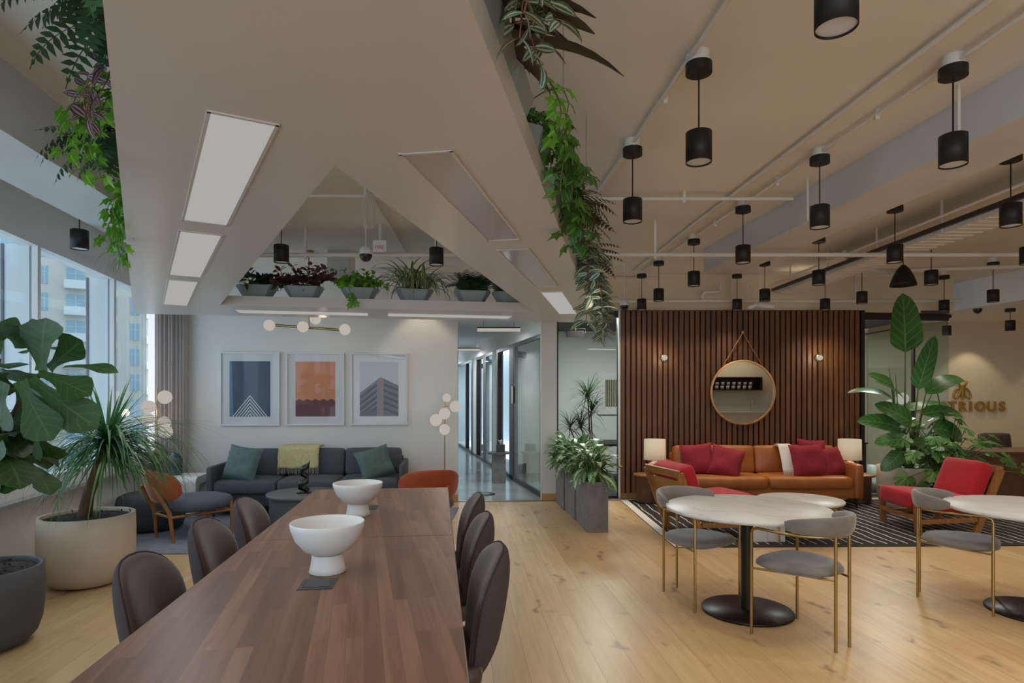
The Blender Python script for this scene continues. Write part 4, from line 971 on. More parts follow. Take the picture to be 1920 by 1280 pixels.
def planter(lab, edge, pos, kind, seed, out):
    rnd.seed(seed)
    if edge == 'far': loc, rz, od = (pos, 6.298+.163*(pos+3)+.165), R(9.3), -pi/2
    elif edge == 'right':
        dr = V((.1861, 1)).normalized(); e = V((-.368+.1861*pos, pos)); nn = V((-dr.y, dr.x)); loc = tuple(e+nn*.11); rz = atan2(dr.y, dr.x); od = -pi/2
    else:
        dr = V((-.6043, 1)).normalized(); e = V((-.09-.6043*pos, pos)); nn = V((dr.y, -dr.x)); loc = tuple(e+nn*.11); rz = atan2(dr.y, dr.x); od = pi/2
    nm = {'ivy': 'potted_ivy', 'ivyd': 'potted_ivy', 'fern': 'potted_fern', 'fernb': 'potted_fern', 'trad': 'potted_trailing_plant', 'purp': 'potted_trailing_plant', 'burg': 'potted_trailing_plant', 'spid': 'potted_spider_plant', 'cord': 'potted_strap_leaf_plant', 'mix': 'potted_leafy_plant'}[kind]
    t = thing(nm, lab, 'plant', (*loc, ZT), rz, 'plants on the suspended canopy'); pot(t)
    lf, st = MB(), MB(); far = edge == 'far'; c = (0, 0, .13)
    def rp(): return (U(-.15, .15), U(-.06, .06), .13)
    ns = .62 if not far and pos < 2.1 else .8 if not far and pos < 3 else 1.
    def az(sp=1.1): return od+U(-sp, sp)
    mt = {'ivy': 'l_ivy', 'ivyd': 'l_ivyd', 'fern': 'l_fern', 'fernb': 'l_fernb', 'trad': 'l_trad', 'purp': 'l_purp', 'burg': 'l_burg', 'spid': 'l_spid', 'cord': 'l_cord', 'mix': 'l_fern'}[kind]
    if kind in ('ivy', 'ivyd'):
        for i in range(30 if far else 14): vine(lf, st, rp(), U(0, 2*pi), U(.04, .19), U(-.2, -.02) if far else U(-.1, .05), .085*ns, .045, 'ivy', .06)
        for i in range(out): vine(lf, st, (U(-.15, .15), .07*sin(od), .13), az(.5), U(.07, .13) if edge == 'left' and pos > 3 else U(.13, .2), U(.06, .32 if kind == 'ivyd' or edge == 'left' else .5), .095*ns, .065, 'ivy')
    elif kind in ('trad', 'purp', 'burg'):
        sz = .085 if kind != 'burg' else .06
        sz *= ns*(.75 if kind == 'purp' else 1); dm = 1 if pos > 4 else .42
        for i in range(40 if far else 16 if kind != 'purp' else 3): vine(lf, st, rp(), U(0, 2*pi), U(.06, .2), U(-.22, .0) if far else U(-.1, .04), sz, .045, 'o', .06)
        for i in range(out): vine(lf, st, (U(-.15, .15), .07*sin(od), .13), az(.45), U(.08, .14) if kind == 'purp' else U(.13, .19), U(.1, .6)*dm, sz, .055, 'o')
    elif kind in ('fern', 'fernb'):
        for i in range(46 if far else 50 if kind == 'fernb' else 34):
            a = U(0, 2*pi) if i % 2 else az(1.2); lf.frond(rp(), (cos(a), sin(a), U(1., 3.) if far else U(.3, 1.1)), U(.26, .42) if far else U(.3, .48), U(1.1, 1.9), 15, .08 if far else .105, .021 if far else .03)
    elif kind == 'spid':
        for i in range(120):
            a = U(0, 2*pi); lf.leaf(rp(), (cos(a), sin(a), U(.6, 3.6)), U(.38, .72) if far else U(.3, .5), U(.024, .034) if far else .018, U(1.5, 3.1), .25, 9, P_STRAP)
    elif kind == 'cord':
        for i in range(15):
            a = az(1.0); lf.leaf(rp(), (cos(a), sin(a), U(.1, .7)), U(.32, .5), U(.06, .09), U(.5, 1.5), .2, 8, P_OVAL)
    elif kind == 'mix':
        for i in range(22): vine(lf, st, rp(), U(0, 2*pi), U(.06, .16), U(-.14, .02), .06, .04, 'o', .08)
        for i in range(7): a = U(-.6, .6); lf.leaf(rp(), (cos(a), sin(a)-.3, U(.8, 1.6)), U(.3, .38), .05, U(1.5, 2.6), .25, 8, P_STRAP)
    lf.build('foliage', mt, t)
    if st.v: st.build('stems', 'rstem' if kind in ('trad', 'purp', 'burg') else 'stem', t)
for a in ((-2.703, 'mix', 'dark leafy plant in a grey trough, leftmost on the far bar of the canopy', 0), (-2.235, 'burg', 'burgundy leaved plant in a grey trough on the far bar of the canopy', 0), (-1.657, 'ivy', 'bright green ivy in a grey trough between burgundy and spider plants', 1),
          (-1.079, 'spid', 'striped spider plant fountaining from a trough on the far bar', 0), (-.449, 'fern', 'dark green fern in a trough right of the spider plant', 0), (-.02, 'fern', 'dark fern half hidden by the aisle bar at the far bar end', 0)):
    planter(a[2], 'far', a[0], a[1], int(90+a[0]*10), a[3])
for a in ((1.70, 'trad', 'large silver striped trailing plant on the aisle edge of the canopy, nearest the viewer', 8), (1.93, 'cord', 'dark broad leaved plant on the aisle edge of the canopy', 0), (2.25, 'ivy', 'small light green ivy sprig on the aisle edge of the canopy', 2), (2.78, 'ivyd', 'large ivy spilling over the aisle edge of the canopy', 12),
          (3.45, 'ivyd', 'ivy hanging beside the bronze fern on the aisle edge of the canopy', 7), (3.95, 'fernb', 'bronze fern on the aisle edge of the canopy', 0), (4.6, 'trad', 'silver striped plant trailing low from the aisle edge of the canopy', 10), (5.3, 'fernb', 'drooping bronze fern near the far end of the aisle edge', 0), (6.0, 'trad', 'silver striped plant trailing before the far corner of the aisle edge', 13), (6.6, 'trad', 'silver striped plant hanging from the far corner of the aisle edge', 14)):
    planter(a[2], 'right', a[0], a[1], int(a[0]*31), a[3])
for a in ((1.80, 'fern', 'large dark fern on the window edge of the canopy, nearest the viewer', 0), (2.12, 'purp', 'sparse purple striped trailing plant on the window edge of the canopy', 4), (2.45, 'ivy', 'bright ivy reaching towards the windows from the canopy edge', 7), (2.9, 'fern', 'fern hanging between two ivies on the window edge of the canopy', 0),
          (3.55, 'ivy', 'ivy trailing in long strands from the window edge of the canopy', 7), (4.3, 'ivy', 'small ivy beyond the long strands on the window edge of the canopy', 3), (5.3, 'spid', 'spider plant arching from the window edge of the canopy', 0)):
    planter(a[2], 'left', a[0], a[1], int(a[0]*17+3), a[3])

# ================================================================ PENDANT LAMPS
def pendant(lab, loc, drop, grp, box=True):
    t = thing('pendant_lamp', lab, 'lamp', loc, 0, grp); z = 0
    if box: MB().cyl((0, 0, -.06), .054, .06, 24).build('junction_box', 'conduit', t); z = -.06
    MB().cyl((0, 0, z-.05), .067, .05, 32).build('ceiling_disc', 'black', t, .002)
    MB().tube([(0, 0, z-.05), (0, 0, -drop+.14)], .0045, 8).build('cord', 'black', t)
    m = MB(); m.loft([[(r*cos(2*pi*k/36), r*sin(2*pi*k/36), zz) for k in range(36)] for r, zz in ((.062, -drop+.012), (.0625, -drop), (.066, -drop), (.066, -drop+.155), (.06, -drop+.158), (.004, -drop+.158))], False); m.build('lamp_shade', 'black', t)
    m = MB(); m.cyl((0, 0, -drop+.008), .0625, .006, 32); m.build('lens', 'lens', t)
    return t
rows = {'nearest the canopy': [('a', 1.062, 2.009), ('b', .966, 3.172), ('w', .837, 4.259)],
        'before the ceiling beam': [('c', 2.308, 3.209), ('d', 2.212, 4.409), ('e', 2.104, 5.587), ('h', 2.006, 6.765), ('v', 1.88, 7.863), ('u', 1.84, 8.70)],
        'just beyond the ceiling beam': [('f', 3.551, 4.367), ('g', 3.474, 5.565), ('i', 3.35, 6.699), ('j', 3.25, 7.886), ('k', 3.20, 8.72)],
        'beside the cable tray': [('t', 4.741, 5.633), ('n', 4.579, 6.699), ('m', 4.604, 8.07), ('l', 4.43, 8.68)],
        'before the tall palm and reception': [('q', 6.221, 7.931), ('p', 6.20, 8.80)]}
ordn = ['first', 'second', 'third', 'fourth', 'fifth', 'sixth']
PG = 'black cylinder pendants'; pproto = None; PW = 36; warm = (1, .89, .745)
def put(lab, x, y):
    global pproto
    if pproto is None: pproto = pendant(lab, (x, y, CEIL), CEIL-2.73, PG)
    else: dup(pproto, (x, y, CEIL), 0, lab)
    spot((x, y, 2.728), PW, warm, 110, .75, .05)
for rn, ps in rows.items():
    for i, (k, x, y) in enumerate(ps): put('black cylinder pendant, %s from the viewer, row %s' % (ordn[i], rn), x, y)
put('black cylinder pendant lamp hanging by the windows beyond the trailing ivy', -3.565, 5.055)
put('black cylinder pendant lamp seen through the canopy opening above the burgundy plant', -2.093, 5.565)
put('black cylinder pendant lamp behind the spider plant in the canopy opening', -.70, 5.679)
for x, y in ((1.1, .9), (2.4, 2.0), (2.5, .8), (3.65, 3.2), (3.75, 2.0), (4.85, 4.5), (4.95, 3.3), (6.3, 6.8), (6.4, 5.6), (6.5, 4.4)): spot((x, y, 2.728), PW, warm, 110, .75, .05)  # added fill spots out of view, continuing the pendant rows without lamp bodies
t = pendant('black cylinder pendant lamp under the reception soffit', (7.75, 9.54, 2.87), .34, PG, False); spot((7.75, 9.54, 2.527), PW*.7, warm, 110, .8, .05)
dup(t, (7.30, 10.3, 2.87), 0, 'black cylinder pendant lamp seen through the glass edge beside the reception sign'); spot((7.3, 10.3, 2.527), PW*.5, warm, 110, .8, .05)
spot((8.55, 11.05, 2.86), 34, (1, .84, .62), 85, .35, .03); spot((10.2, 11.05, 2.86), 30, (1, .84, .62), 85, .35, .03)
t = thing('dome_pendant', 'black bell-shaped pendant lamp above the tallest palm leaf', 'lamp', (4.72, 7.4, CEIL))
MB().cyl((0, 0, -.04), .06, .04, 24).build('ceiling_disc', 'black', t); MB().tube([(0, 0, -.04), (0, 0, -.22)], .005, 6).build('cord', 'black', t)
m = MB(); m.lathe([(.008, -.2), (.03, -.212), (.07, -.26), (.11, -.34), (.138, -.42), (.145, -.455), (.14, -.455), (.1, -.34), (.02, -.22)], 36, cap=False); m.build('lamp_shade', 'black', t)
# ================================================================ PIPES, TRAYS AND DEVICES ON THE CEILING
def pipe(name, lab, pts, r, clips=(), mt='conduit', cat='pipe'):
    m = MB(); m.tube(pts, r, 8)
    for p in clips: m.b2(p[0]-.012, p[0]+.012, p[1]-.012, p[1]+.012, p[2]-r-.02, CEIL)
    return tag(m.build(name, mt), lab, cat)
pipe('electrical_conduit', 'white ceiling conduit joining the pendants nearest the canopy', [(1.2, -.5, 3.27), (.83, 4.3, 3.27), (.74, 5.3, 3.27)], .013, [(1.02, 1.9, 3.27), (.92, 3.2, 3.27), (.9, 3.6, 3.27)])
pipe('electrical_conduit', 'white ceiling conduit joining the pendants along the beam', [(2.58, -.2, 3.265), (2.308, 3.209, 3.265), (2.006, 6.765, 3.265), (1.83, 8.75, 3.265)], .013, [(2.26, 3.8, 3.265), (2.16, 5.0, 3.265), (2.05, 6.2, 3.265)])
pipe('electrical_conduit', 'second white conduit running parallel left of the beam pendants', [(2.30, 0, 3.27), (1.86, 6.2, 3.27), (1.72, 8.6, 3.27)], .016)
pipe('sprinkler_pipe', 'pale sprinkler main crossing the ceiling in front of the slats', [(.55, 6.22, 2.95), (9, 6.22, 2.95)], .022, [(1.45, 6.22, 2.95), (5.9, 6.22, 2.95)])
pipe('sprinkler_pipe', 'pale sprinkler main crossing just above the slat wall', [(.75, 8.93, 2.90), (6.55, 8.93, 2.90)], .024, [(3.2, 8.93, 2.9), (5.0, 8.93, 2.9)])
pipe('sprinkler_pipe', 'kinked white drop pipe above the slat wall', [(2.78, 8.93, 2.91), (2.78, 8.93, 3.0), (2.80, 8.9, 3.02), (2.98, 8.9, 3.03), (3.02, 8.9, 3.05), (3.02, 8.9, 3.15)], .02)
pipe('sprinkler_pipe', 'pale pipe crossing above the canopy opening and its plants', [(-3.4, 6.45, 3.0), (-.3, 6.45, 3.0)], .024, [(-2.17, 6.45, 3.0), (-.8, 6.45, 3.0)])
pipe('sprinkler_pipe', 'thin pale pipe higher up across the canopy opening', [(-2.9, 5.0, 3.16), (-.3, 5.05, 3.16)], .014, [(-1.2, 5.02, 3.16)])
pipe('sprinkler_pipe', 'pale pipe crossing the ceiling beyond the nearest pendants', [(.5, 5.35, 3.24), (2.45, 5.35, 3.24)], .016, [(1.5, 5.35, 3.24)])
pipe('electrical_conduit', 'bent white conduit along the ceiling by the windows', [(-3.45, 2.8, 3.18), (-2.95, 3.6, 3.2), (-3.35, 6.4, 3.2)], .022, [(-3.1, 4.6, 3.2)])
pipe('brass_pipe', 'slender white conduit diagonal inside the canopy opening', [(-1.12, 3.3, 3.27), (-1.22, 5.2, 3.27), (-1.3, 7.8, 3.27)], .016)
pipe('electrical_conduit', 'curved white conduit sweeping over the reception ceiling', [(7.3, 7.2, 3.2), (6.3, 7.6, 3.12), (4.6, 7.7, 3.08), (4.2, 7.5, 3.12), (3.9, 7.2, 3.2)], .03)
pipe('hanger_strap', 'short white strap hanging beside the first pendant at the beam', [(2.55, 3.5, CEIL), (2.55, 3.5, 3.02)], .009, (), 'conduit', 'bracket')
pipe('hanger_strap', 'short white strap hanging beside the second pendant at the beam', [(2.42, 5.02, CEIL), (2.42, 5.02, 2.95)], .009, (), 'conduit', 'bracket')
def strut_channel():
    o = MB().b2(-3.95, -2.9, 5.02, 5.09, 3.16, 3.205).build('strut_channel', 'white', None, .003); tag(o, 'white strut channel carrying the pendant by the windows', 'bracket')
    m = MB(); m.b2(-3.72, -3.70, 5.04, 5.07, 3.205, CEIL); m.b2(-3.1, -3.08, 5.04, 5.07, 3.205, CEIL); m.build('hanger', 'white', o)
strut_channel()
t = thing('cable_tray', 'long white cable tray with ribbed underside slanting along the ceiling', 'tray', (4.12, 4.2, 3.0), R(1.6))
m = MB(); m.b2(-.17, .17, 0, 4.7, 0, .012); m.b2(-.18, -.168, 0, 4.7, 0, .07); m.b2(.168, .18, 0, 4.7, 0, .07)
for k in range(40): m.b2(-.16, .16, .06+k*.115, .1+k*.115, -.008, 0)
m.build('tray', 'conduit', t); MB().b2(-.225, -.195, .1, 4.7, .03, .07).build('cable_bundle', 'dkframe', t)
m = MB(); m.tube([(-.26, 0, .12), (-.26, 4.7, .12)], .014, 8); m.build('conduit', 'conduit', t)
for k in range(5): MB().b2(-.2, -.185, .4+k*.95, .415+k*.95, .0, .3).build('hanger', 'conduit', t)
def dome_cam(lab, loc, rod):
    t = thing('dome_camera', lab, 'camera', loc); m = MB(); m.lathe([(.045, .07), (.06, .05), (.06, 0), (.055, -.005)], 24); m.build('housing', 'white', t)
    m = MB(); m.lathe([(.062, 0), (.06, -.015), (.045, -.05), (.02, -.065), (0, -.066)], 24, cap=False); m.build('dome', 'blk2', t)
    MB().tube([(0, 0, .07), (0, 0, rod)], .006, 6).build('rod', 'white', t)
dome_cam('white and black dome camera hanging in the canopy opening above the ivy', (-1.43, 6.0, 2.9), .4)
dome_cam('white and black dome camera hanging by the top of the slat wall edge', (1.50, 8.2, 2.72), .58)
t = thing('emergency_light', 'white twin wedge ceiling fixture hanging at the top of the slats', 'lamp', (3.42, 8.45, 2.75))
m = MB(); m.box((.07, 0, 0), (.22, .1, .05), m=Matrix.Rotation(R(6), 3, 'Y')); m.box((-.1, 0, 0), (.12, .1, .05), m=Matrix.Rotation(R(-22), 3, 'Y')); m.build('housing', 'white', t, .01)
MB().tube([(0, 0, .02), (0, 0, .55)], .01, 8).build('rod', 'white', t); m = MB(); m.sph((0, 0, .045), .035); m.build('joint', 'white', t)
t = thing('fire_alarm', 'small white fire alarm strobe with red lettering inside the canopy opening', 'alarm', (-1.36, 6.3, 3.06))
MB().b2(-.07, .07, 0, .05, -.06, .06).build('alarm_body', 'white', t, .004)
cu = bpy.data.curves.new('lettering', 'FONT'); cu.body = 'FIRE'; cu.size = .05; cu.align_x = 'CENTER'; o = bpy.data.objects.new('tmp', cu); C.objects.link(o); dg = bpy.context.evaluated_depsgraph_get(); me = bpy.data.meshes.new_from_object(o.evaluated_get(dg)); bpy.data.objects.remove(o)
q = bpy.data.objects.new('lettering', me); C.objects.link(q); q.parent = t; q.location = (0, -.002, -.03); q.rotation_euler = (pi/2, 0, 0); me.materials.append(M['red'])
MB().b2(-.015, .015, .02, .04, .06, .24).build('bracket', 'conduit', t)
m = MB()
for k in range(5):
    m.tube([(.02*sin(k)+.045*sin(a), 0.01*k, -.12+.14*cos(a)) for a in [2*pi*i/16 for i in range(17)]], .003, 4)
o = m.build('cable_coil', 'conduit'); o.location = (-1.15, 4.9, 3.12); tag(o, 'loose bundle of coiled grey cable hanging in the canopy opening', 'cable')
m = MB(); m.tube([(.075*sin(a), .01*sin(a*3), .11*cos(a)) for a in [2*pi*i/24 for i in range(25)]], .008, 5); o = m.build('cable_coil', 'conduit'); o.location = (3.29, 8.6, 2.98); tag(o, 'round coil of white cable above the slat wall', 'cable')
t = thing('air_vent', 'white louvred air vent seen through the canopy opening', 'vent', (-2.12, 7.5, 3.12)); m = MB(); m.b2(-.14, .14, 0, .25, -.17, .18); 
for k in range(8): m.b2(-.12, .12, -.008, 0, -.14+k*.038, -.12+k*.038)
m.build('grille', 'conduit', t)
# ================================================================ FLOOR PLANTS
rnd.seed(21)
# aglaonema in three concrete boxes
for i, (y, lab) in enumerate(((7.14, 'tall concrete planter box of silver patterned leaves, nearest of three in a row'), (7.82, 'concrete planter box of silver patterned leaves, middle of the row of three'), (8.49, 'concrete planter box of silver patterned leaves, against the white pier'))):
    t = thing('concrete_planter', lab, 'planter', (.925-.075*(y-7.14)/.68, y, 0), R(5), 'concrete planters at the lounge edge')
    m = MB(); W, D, Hh = .24, .645, .56; m.b2(-W/2, W/2, -D/2, D/2, 0, Hh-.05)
    for a in ((-W/2, -W/2+.02, -D/2, D/2), (W/2-.02, W/2, -D/2, D/2), (-W/2+.02, W/2-.02, -D/2, -D/2+.02), (-W/2+.02, W/2-.02, D/2-.02, D/2)): m.b2(*a, Hh-.05, Hh)
    m.build('box', 'roughcon', t, .004); MB().b2(-W/2+.02, W/2-.02, -D/2+.02, D/2-.02, Hh-.05, Hh-.02).build('soil', 'soil', t)
    lf, st = MB(), MB()
    for k in range(120):
        x0, y0 = U(-.08, .08), U(-.27, .27); a = U(0, 2*pi); el = U(.2, 2.4); r = U(.05, .22)
        b = V((x0+cos(a)*r*.55, y0+sin(a)*r*.5, Hh+U(.02, .34)*(.35+.4*min(el, 1.6)))); st.tube([(x0, y0, Hh-.03), b], .004, 4)
        lf.leaf(b, (cos(a), sin(a), el-.6), U(.2, .31), U(.075, .11), U(.8, 1.9), .18, 7, P_OVAL)
    lf.build('foliage', 'l_agl', t); st.build('stems', 'stem', t)
# dracaena behind the glass
t = thing('potted_dracaena', 'spiky dracaena with three heads behind the glass front', 'plant', (1.15, 9.55, 0))
m = MB(); m.lathe([(.14, 0), (.18, .3), (.17, .31), (.16, .28)], 28); m.build('pot', 'darkpot', t); m = MB(); m.lathe([(.155, .27), (0, .29)], 20, cap=False); m.build('soil', 'soil', t)
st, lf = MB(), MB()
for (x, z), b in (((.03, 1.50), (.0, .28)), ((-.25, 1.02), (-.05, .28)), ((-.08, 1.04), (.04, .28)), ((.08, 1.25), (.02, .3))):
    st.tube([(b[0], 0, b[1]), (b[0]*.5+x*.5+.05, .0, (b[1]+z)/2), (x, 0, z)], [.016, .012, .009], 8)
    for k in range(75 if z > 1.4 else 55):
        a = U(0, 2*pi); e = U(-.5, 2.2); lf.leaf((x, 0, z+U(-.06, .05)), (cos(a), sin(a)*.8, e), U(.3, .5), .018, U(.3, 1.5), .2, 6, P_STRAP)
st.build('stems', 'bark', t); lf.build('foliage', 'l_drac', t)
# large white pot with ponytail palm
def roundpot(t, r, h, m_, soil=.05, rim=.02):
    m = MB(); m.lathe([(0, 0), (r*.55, 0), (r*.74, h*.035), (r*.88, h*.14), (r*.96, h*.3), (r*.995, h*.5), (r, h*.75), (r*.985, h), (r*.985-rim, h), (r*.98-rim, h-soil)], 56, cap=False); m.build('pot', m_, t)
    m = MB(); m.lathe([(r*.98-rim, h-soil), (r*.5, h-soil+.012), (0, h-soil+.02)], 40, cap=False)
    for k in range(90):
        a, q = U(0, 2*pi), U(0, r*.88); m.leaf((q*cos(a), q*sin(a), h-soil+.005), (U(-1, 1), U(-1, 1), U(.1, .8)), U(.03, .06), .014, .8, .3, 2)
    m.build('soil', 'soil', t)
t = thing('ponytail_palm', 'ponytail palm with a fountain of thin leaves in a large beige pot', 'plant', (-3.46, 5.0, 0)); roundpot(t, .34, .56, 'beigepot', .03, .025)
m = MB(); m.tube([(.0, -.05, .5), (.04, -.05, .72), (.10, -.03, .92), (.16, 0, 1.1)], [.055, .042, .04, .045], 12); m.build('trunk', 'bark', t)
lf = MB(); cr = V((.16, 0, 1.1))
for k in range(330):
    a = U(0, 2*pi); e = U(-.55, 1.3); L = U(.45, .95)
    lf.leaf(cr+V((U(-.03, .03), U(-.03, .03), U(-.05, .1))), (cos(a), sin(a), e), L, U(.014, .023), U(1.0, 2.4) if e > 0 else U(.5, 1.1), .25, 11, P_STRAP)
for k in range(26):
    a = U(0, 2*pi); lf.leaf(cr, (cos(a)*.35+.05, sin(a)*.35, 1), U(.45, .66), .024, U(.1, .7), .25, 9, P_STRAP)
for k in range(24):
    a = U(-.7, .5); lf.leaf(cr, (cos(a), sin(a), U(.3, .9)), U(.85, 1.15), .016, U(1.5, 2.6), .25, 12, P_STRAP)
lf.build('foliage', 'l_palm', t)
# fiddle leaf fig at the left edge
t = thing('fiddle_leaf_fig', 'fiddle leaf fig with big dark leaves in a charcoal pot at the picture edge', 'plant', (-3.21, 3.72, 0)); roundpot(t, .305, .48, 'darkpot', .03, .022)
m = MB(); m.tube([(0, 0, .42), (.03, .02, .8), (-.02, 0, 1.2), (.08, -.02, 1.55), (.1, 0, 1.75)], [.022, .02, .018, .014, .01], 10); m.tube([(.0, .0, 1.1), (.18, -.04, 1.32), (.26, -.05, 1.5)], [.014, .011, .008], 8); m.build('trunk', 'bark', t)
lf = MB(); S = 3.7/1150
def pl(px, py, dy=0): return V(((px+37)*S, dy, 1.53-(py-740)*S))
for b, e, w, dy, nz in (((90, 695), (92, 602), 90, -.06, .2), ((80, 705), (45, 600), 46, .0, .5), ((92, 700), (186, 738), 52, -.1, .9), ((120, 688), (212, 690), 30, -.02, 1.5), ((86, 712), (192, 802), 60, -.14, .7), ((84, 715), (132, 818), 62, -.2, .2), ((62, 718), (40, 800), 84, -.22, .1),
                     ((40, 655), (-20, 655), 66, -.15, .1), ((20, 700), (-40, 742), 80, -.2, .2), ((28, 752), (12, 858), 84, -.15, .1), ((72, 755), (94, 818), 52, -.05, .1), ((90, 800), (94, 858), 16, -.1, 1.4), ((46, 640), (-8, 606), 40, .05, .5), ((60, 690), (120, 640), 60, .12, .3), ((30, 790), (-30, 850), 80, .05, .1), ((10, 720), (40, 790), 80, .1, .1), ((0, 640), (-60, 600), 80, 0, .4), ((60, 760), (20, 840), 70, .12, .1)):
    p, q = pl(*b, dy), pl(*e, dy+U(-.06, .02)); d = q-p
    lf.leaf(p, d+V((0, 0, .12*d.length)), d.length*1.05, w*S, .25+.2*nz, .14, 10, P_FIG, (U(-.3, .3), -1, nz), .025)
for k in range(30):
    a = U(0, 2*pi); z = U(1.05, 1.9); b = V((U(0, .2), U(-.1, .12), z)); lf.leaf(b+V((cos(a), sin(a), 0))*.06, (cos(a)-.45, sin(a), U(-.5, .7)), U(.26, .36), U(.17, .24), U(.4, 1.2), .14, 9, P_FIG, (0, 0, 1), .02)
lf.build('foliage', 'l_fig', t)
# bird of paradise
rnd.seed(5)
t = thing('bird_of_paradise_plant', 'tall bird of paradise plant with one huge upright leaf in a beige pot', 'plant', (5.25, 8.2, 0)); roundpot(t, .33, .58, 'beigepot', .04, .025)
S2 = 8.2/1150
def pq(px, py, dy=0): return V(((px-1697)*S2, dy, 1.53-(py-740)*S2))
lf, st = MB(), MB()
for bx, b, e, w, dy, dr, nor in ((0, (1698, 660), (1693, 551), 62, 0, .1, (0, -1, 0)), (3, (1713, 730), (1740, 632), 34, -.1, .1, (-.7, -.7, .1)), (4, (1722, 738), (1812, 716), 34, -.15, 1.1, (0, -.6, .8)), (-5, (1670, 748), (1598, 736), 26, -.05, 1.0, (0, -.5, 1)), (-3, (1684, 722), (1638, 704), 26, .1, .4, (0, -.7, .6)),
    (-2, (1697, 748), (1645, 714), 18, .0, .5, (0, -.5, 1)), (5, (1720, 776), (1812, 796), 30, -.1, 1.0, (0, -.7, .7)), (6, (1712, 770), (1806, 768), 24, .15, .9, (0, -.5, .9)), (-6, (1692, 793), (1632, 765), 40, -.2, .7, (.2, -.9, .4)), (-5, (1680, 802), (1612, 800), 40, -.1, .9, (0, -.8, .6)),
    (-5, (1680, 822), (1630, 836), 32, -.25, .8, (0, -.8, .6)), (5, (1730, 800), (1790, 838), 40, -.2, .9, (0, -.9, .4)), (4, (1712, 830), (1745, 870), 34, -.3, .6, (0, -.9, .5)), (-4, (1668, 846), (1640, 880), 30, -.25, .6, (0, -.9, .5))):
    p, q = pq(*b, dy), pq(*e, dy-.04); d = q-p; s0 = pq(1697+bx*2.2, 882)
    st.tube([s0, s0*.5+p*.5+V((bx*.004, 0, .08)), p], [.016, .012, .007], 7)
    lf.leaf(p, d+V((0, 0, d.length*dr*.45)), d.length*(1+.12*dr), w*S2, dr, .16, 12, P_BOP, nor, .012)
for px, py in ((1760, 722), (1672, 690), (1684, 700)):
    s0 = pq(1700, 880); p = pq(px, py, .05); st.tube([s0, s0*.45+p*.55+V((-.03, 0, .05)), p], [.012, .009, .004], 6)
s0 = pq(1760, 722, .05); st.tube([s0, pq(1768, 760, .05), pq(1769, 820, .05)], [.008, .008, .005], 6)
lf.build('foliage', 'l_bop', t); st.build('stems', 'stem', t)
# monstera
t = thing('monstera_plant', 'bushy split leaf monstera in a navy pot beside the palm', 'plant', (5.62, 7.93, 0)); roundpot(t, .23, .43, 'navypot', .03, .02)
lf, st = MB(), MB()
for k in range(78):
    a = U(0, 2*pi); r = U(.12, .62)*(1 if k < 56 else 1.05); z = .5+U(-.05, .75)*(1-(r/.85)**2)**.5+(.05 if k % 3 else -.12)
    p = V((cos(a)*r, sin(a)*r*.7, max(.22, z))); st.tube([(cos(a)*.06, sin(a)*.06, .42), (p.x*.5, p.y*.5, (p.z+.42)/2+.1), p], .005, 5)
    lf.lobed(p, (cos(a), sin(a)*.8, U(-.6, .1)), (cos(a)*.4+U(-.3, .3), -.55+U(-.3, .3), U(.5, 1.2)), U(.085, .135), MON if k % 4 else HEART)
for x, z in ((.82, .60), (.98, .52), (.72, .72), (-.5, .36), (-.62, .48), (.35, .3)):
    p = V((x, U(-.3, -.1), z)); st.tube([(0, 0, .43), (x*.5, p.y*.5, max(z, .5)+.06), p], .005, 5); lf.lobed(p, (x, -.2, -.5), (.1, -.8, .7), .13, MON)
lf.build('foliage', 'l_mon', t); st.build('stems', 'stem', t)

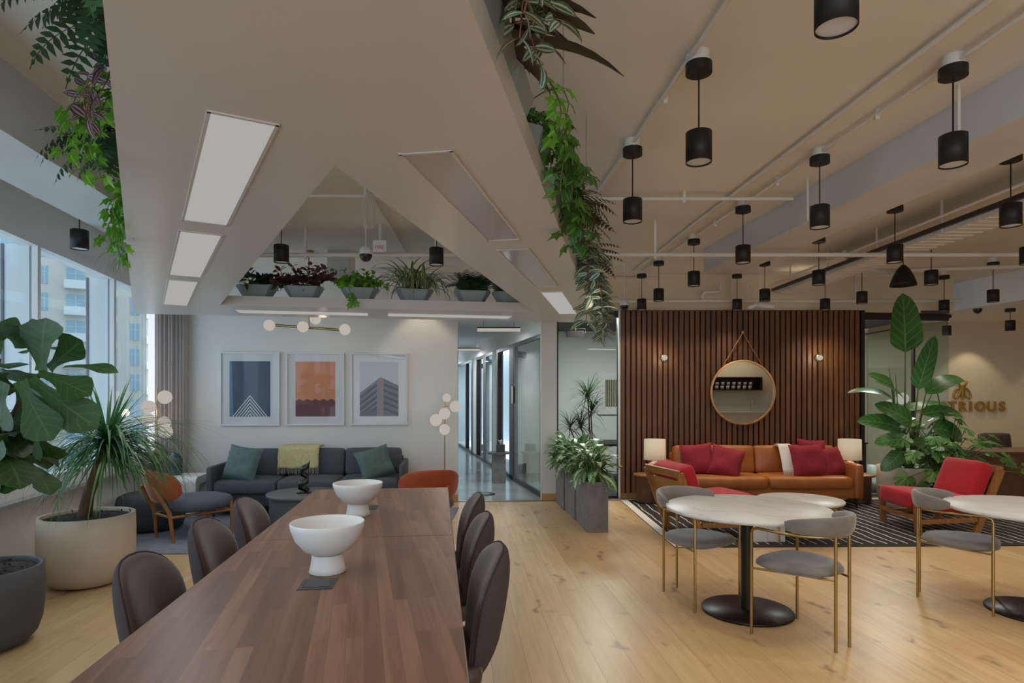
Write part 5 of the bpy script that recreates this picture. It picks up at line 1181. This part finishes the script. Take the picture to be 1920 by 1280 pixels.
# ================================================================ LIGHT
day = (.86, .93, 1)
for o in [o for o in C.objects if o.name.startswith('table_lamp')]: point((o.location.x, o.location.y, .76), 5.5, (1, .89, .76), .03)
for x, y, z, p in ((-4.6, 7.86, 1.3, 1.5), (-.94, 8.38, 1.25, 2.0), (-2.5, 8.1, 2.3, 1.2), (6.3, 9.8, 1.45, 2.5), (2.24, 8.90, 2.07, 3.5), (4.515, 8.90, 2.07, 3.5)): point((x, y, z), p, (1, .84, .62), .05)  # includes a bulb for the lamp that stands for a glass reflection
for x, y, p in ((-.45, 10, 16), (-1.3, 14.4, 38), (-2.4, 18.5, 60)): area((x, y, 2.56), .4, .08, p, (.85, .94, 1), (0, 0, 0))  # farthest area light is added to brighten the corridor, without a fixture
for x, y, p in ((1.5, 9.65, 95), (5.9, 9.75, 75), (1.6, 13.5, 16), (1.2, 17, 16)): area((x, y, 2.74), .6, .6, p, (1, 1, .95), (0, 0, 0))  # added area lights brighten the glass rooms and offices; no fixtures modelled
for x in (2.1, 2.75, 4.05, 4.75): spot((x, 8.6, 3.27), 44, (1, .84, .62), 58, .35, .02)
spot((-1.25, 8.45, 3.2), 26, (1, .86, .66), 80, .4, .03)
area((7.6, -3.3, 3.2), 2.5, .5, 30, (1, .9, .75), (0, 0, 0))
w = bpy.data.worlds.new('overcast_sky'); bpy.context.scene.world = w; w.use_nodes = True
bg = w.node_tree.nodes['Background']; bg.inputs[0].default_value = (.80, .90, 1, 1); bg.inputs[1].default_value = 3.6
# ================================================================ CAMERA AND VIEW
cam = bpy.data.cameras.new('camera'); co = bpy.data.objects.new('camera', cam); C.objects.link(co)
co.location = (0, 0, 1.53); co.rotation_euler = (pi/2, 0, 0); cam.sensor_width = 36; cam.lens = 36*1150/1920; cam.shift_y = 100/1920; cam.clip_start = .02; cam.clip_end = 300
sc = bpy.context.scene; sc.camera = co
sc.view_settings.view_transform = 'Standard'; sc.view_settings.look = 'None'; sc.view_settings.exposure = -.32; sc.view_settings.gamma = 1; sc.view_settings.use_curve_mapping = False
sc.cycles.max_bounces = 8; sc.cycles.diffuse_bounces = 7; sc.cycles.transparent_max_bounces = 16; sc.cycles.caustics_reflective = False; sc.cycles.caustics_refractive = False; sc.cycles.sample_clamp_indirect = 6
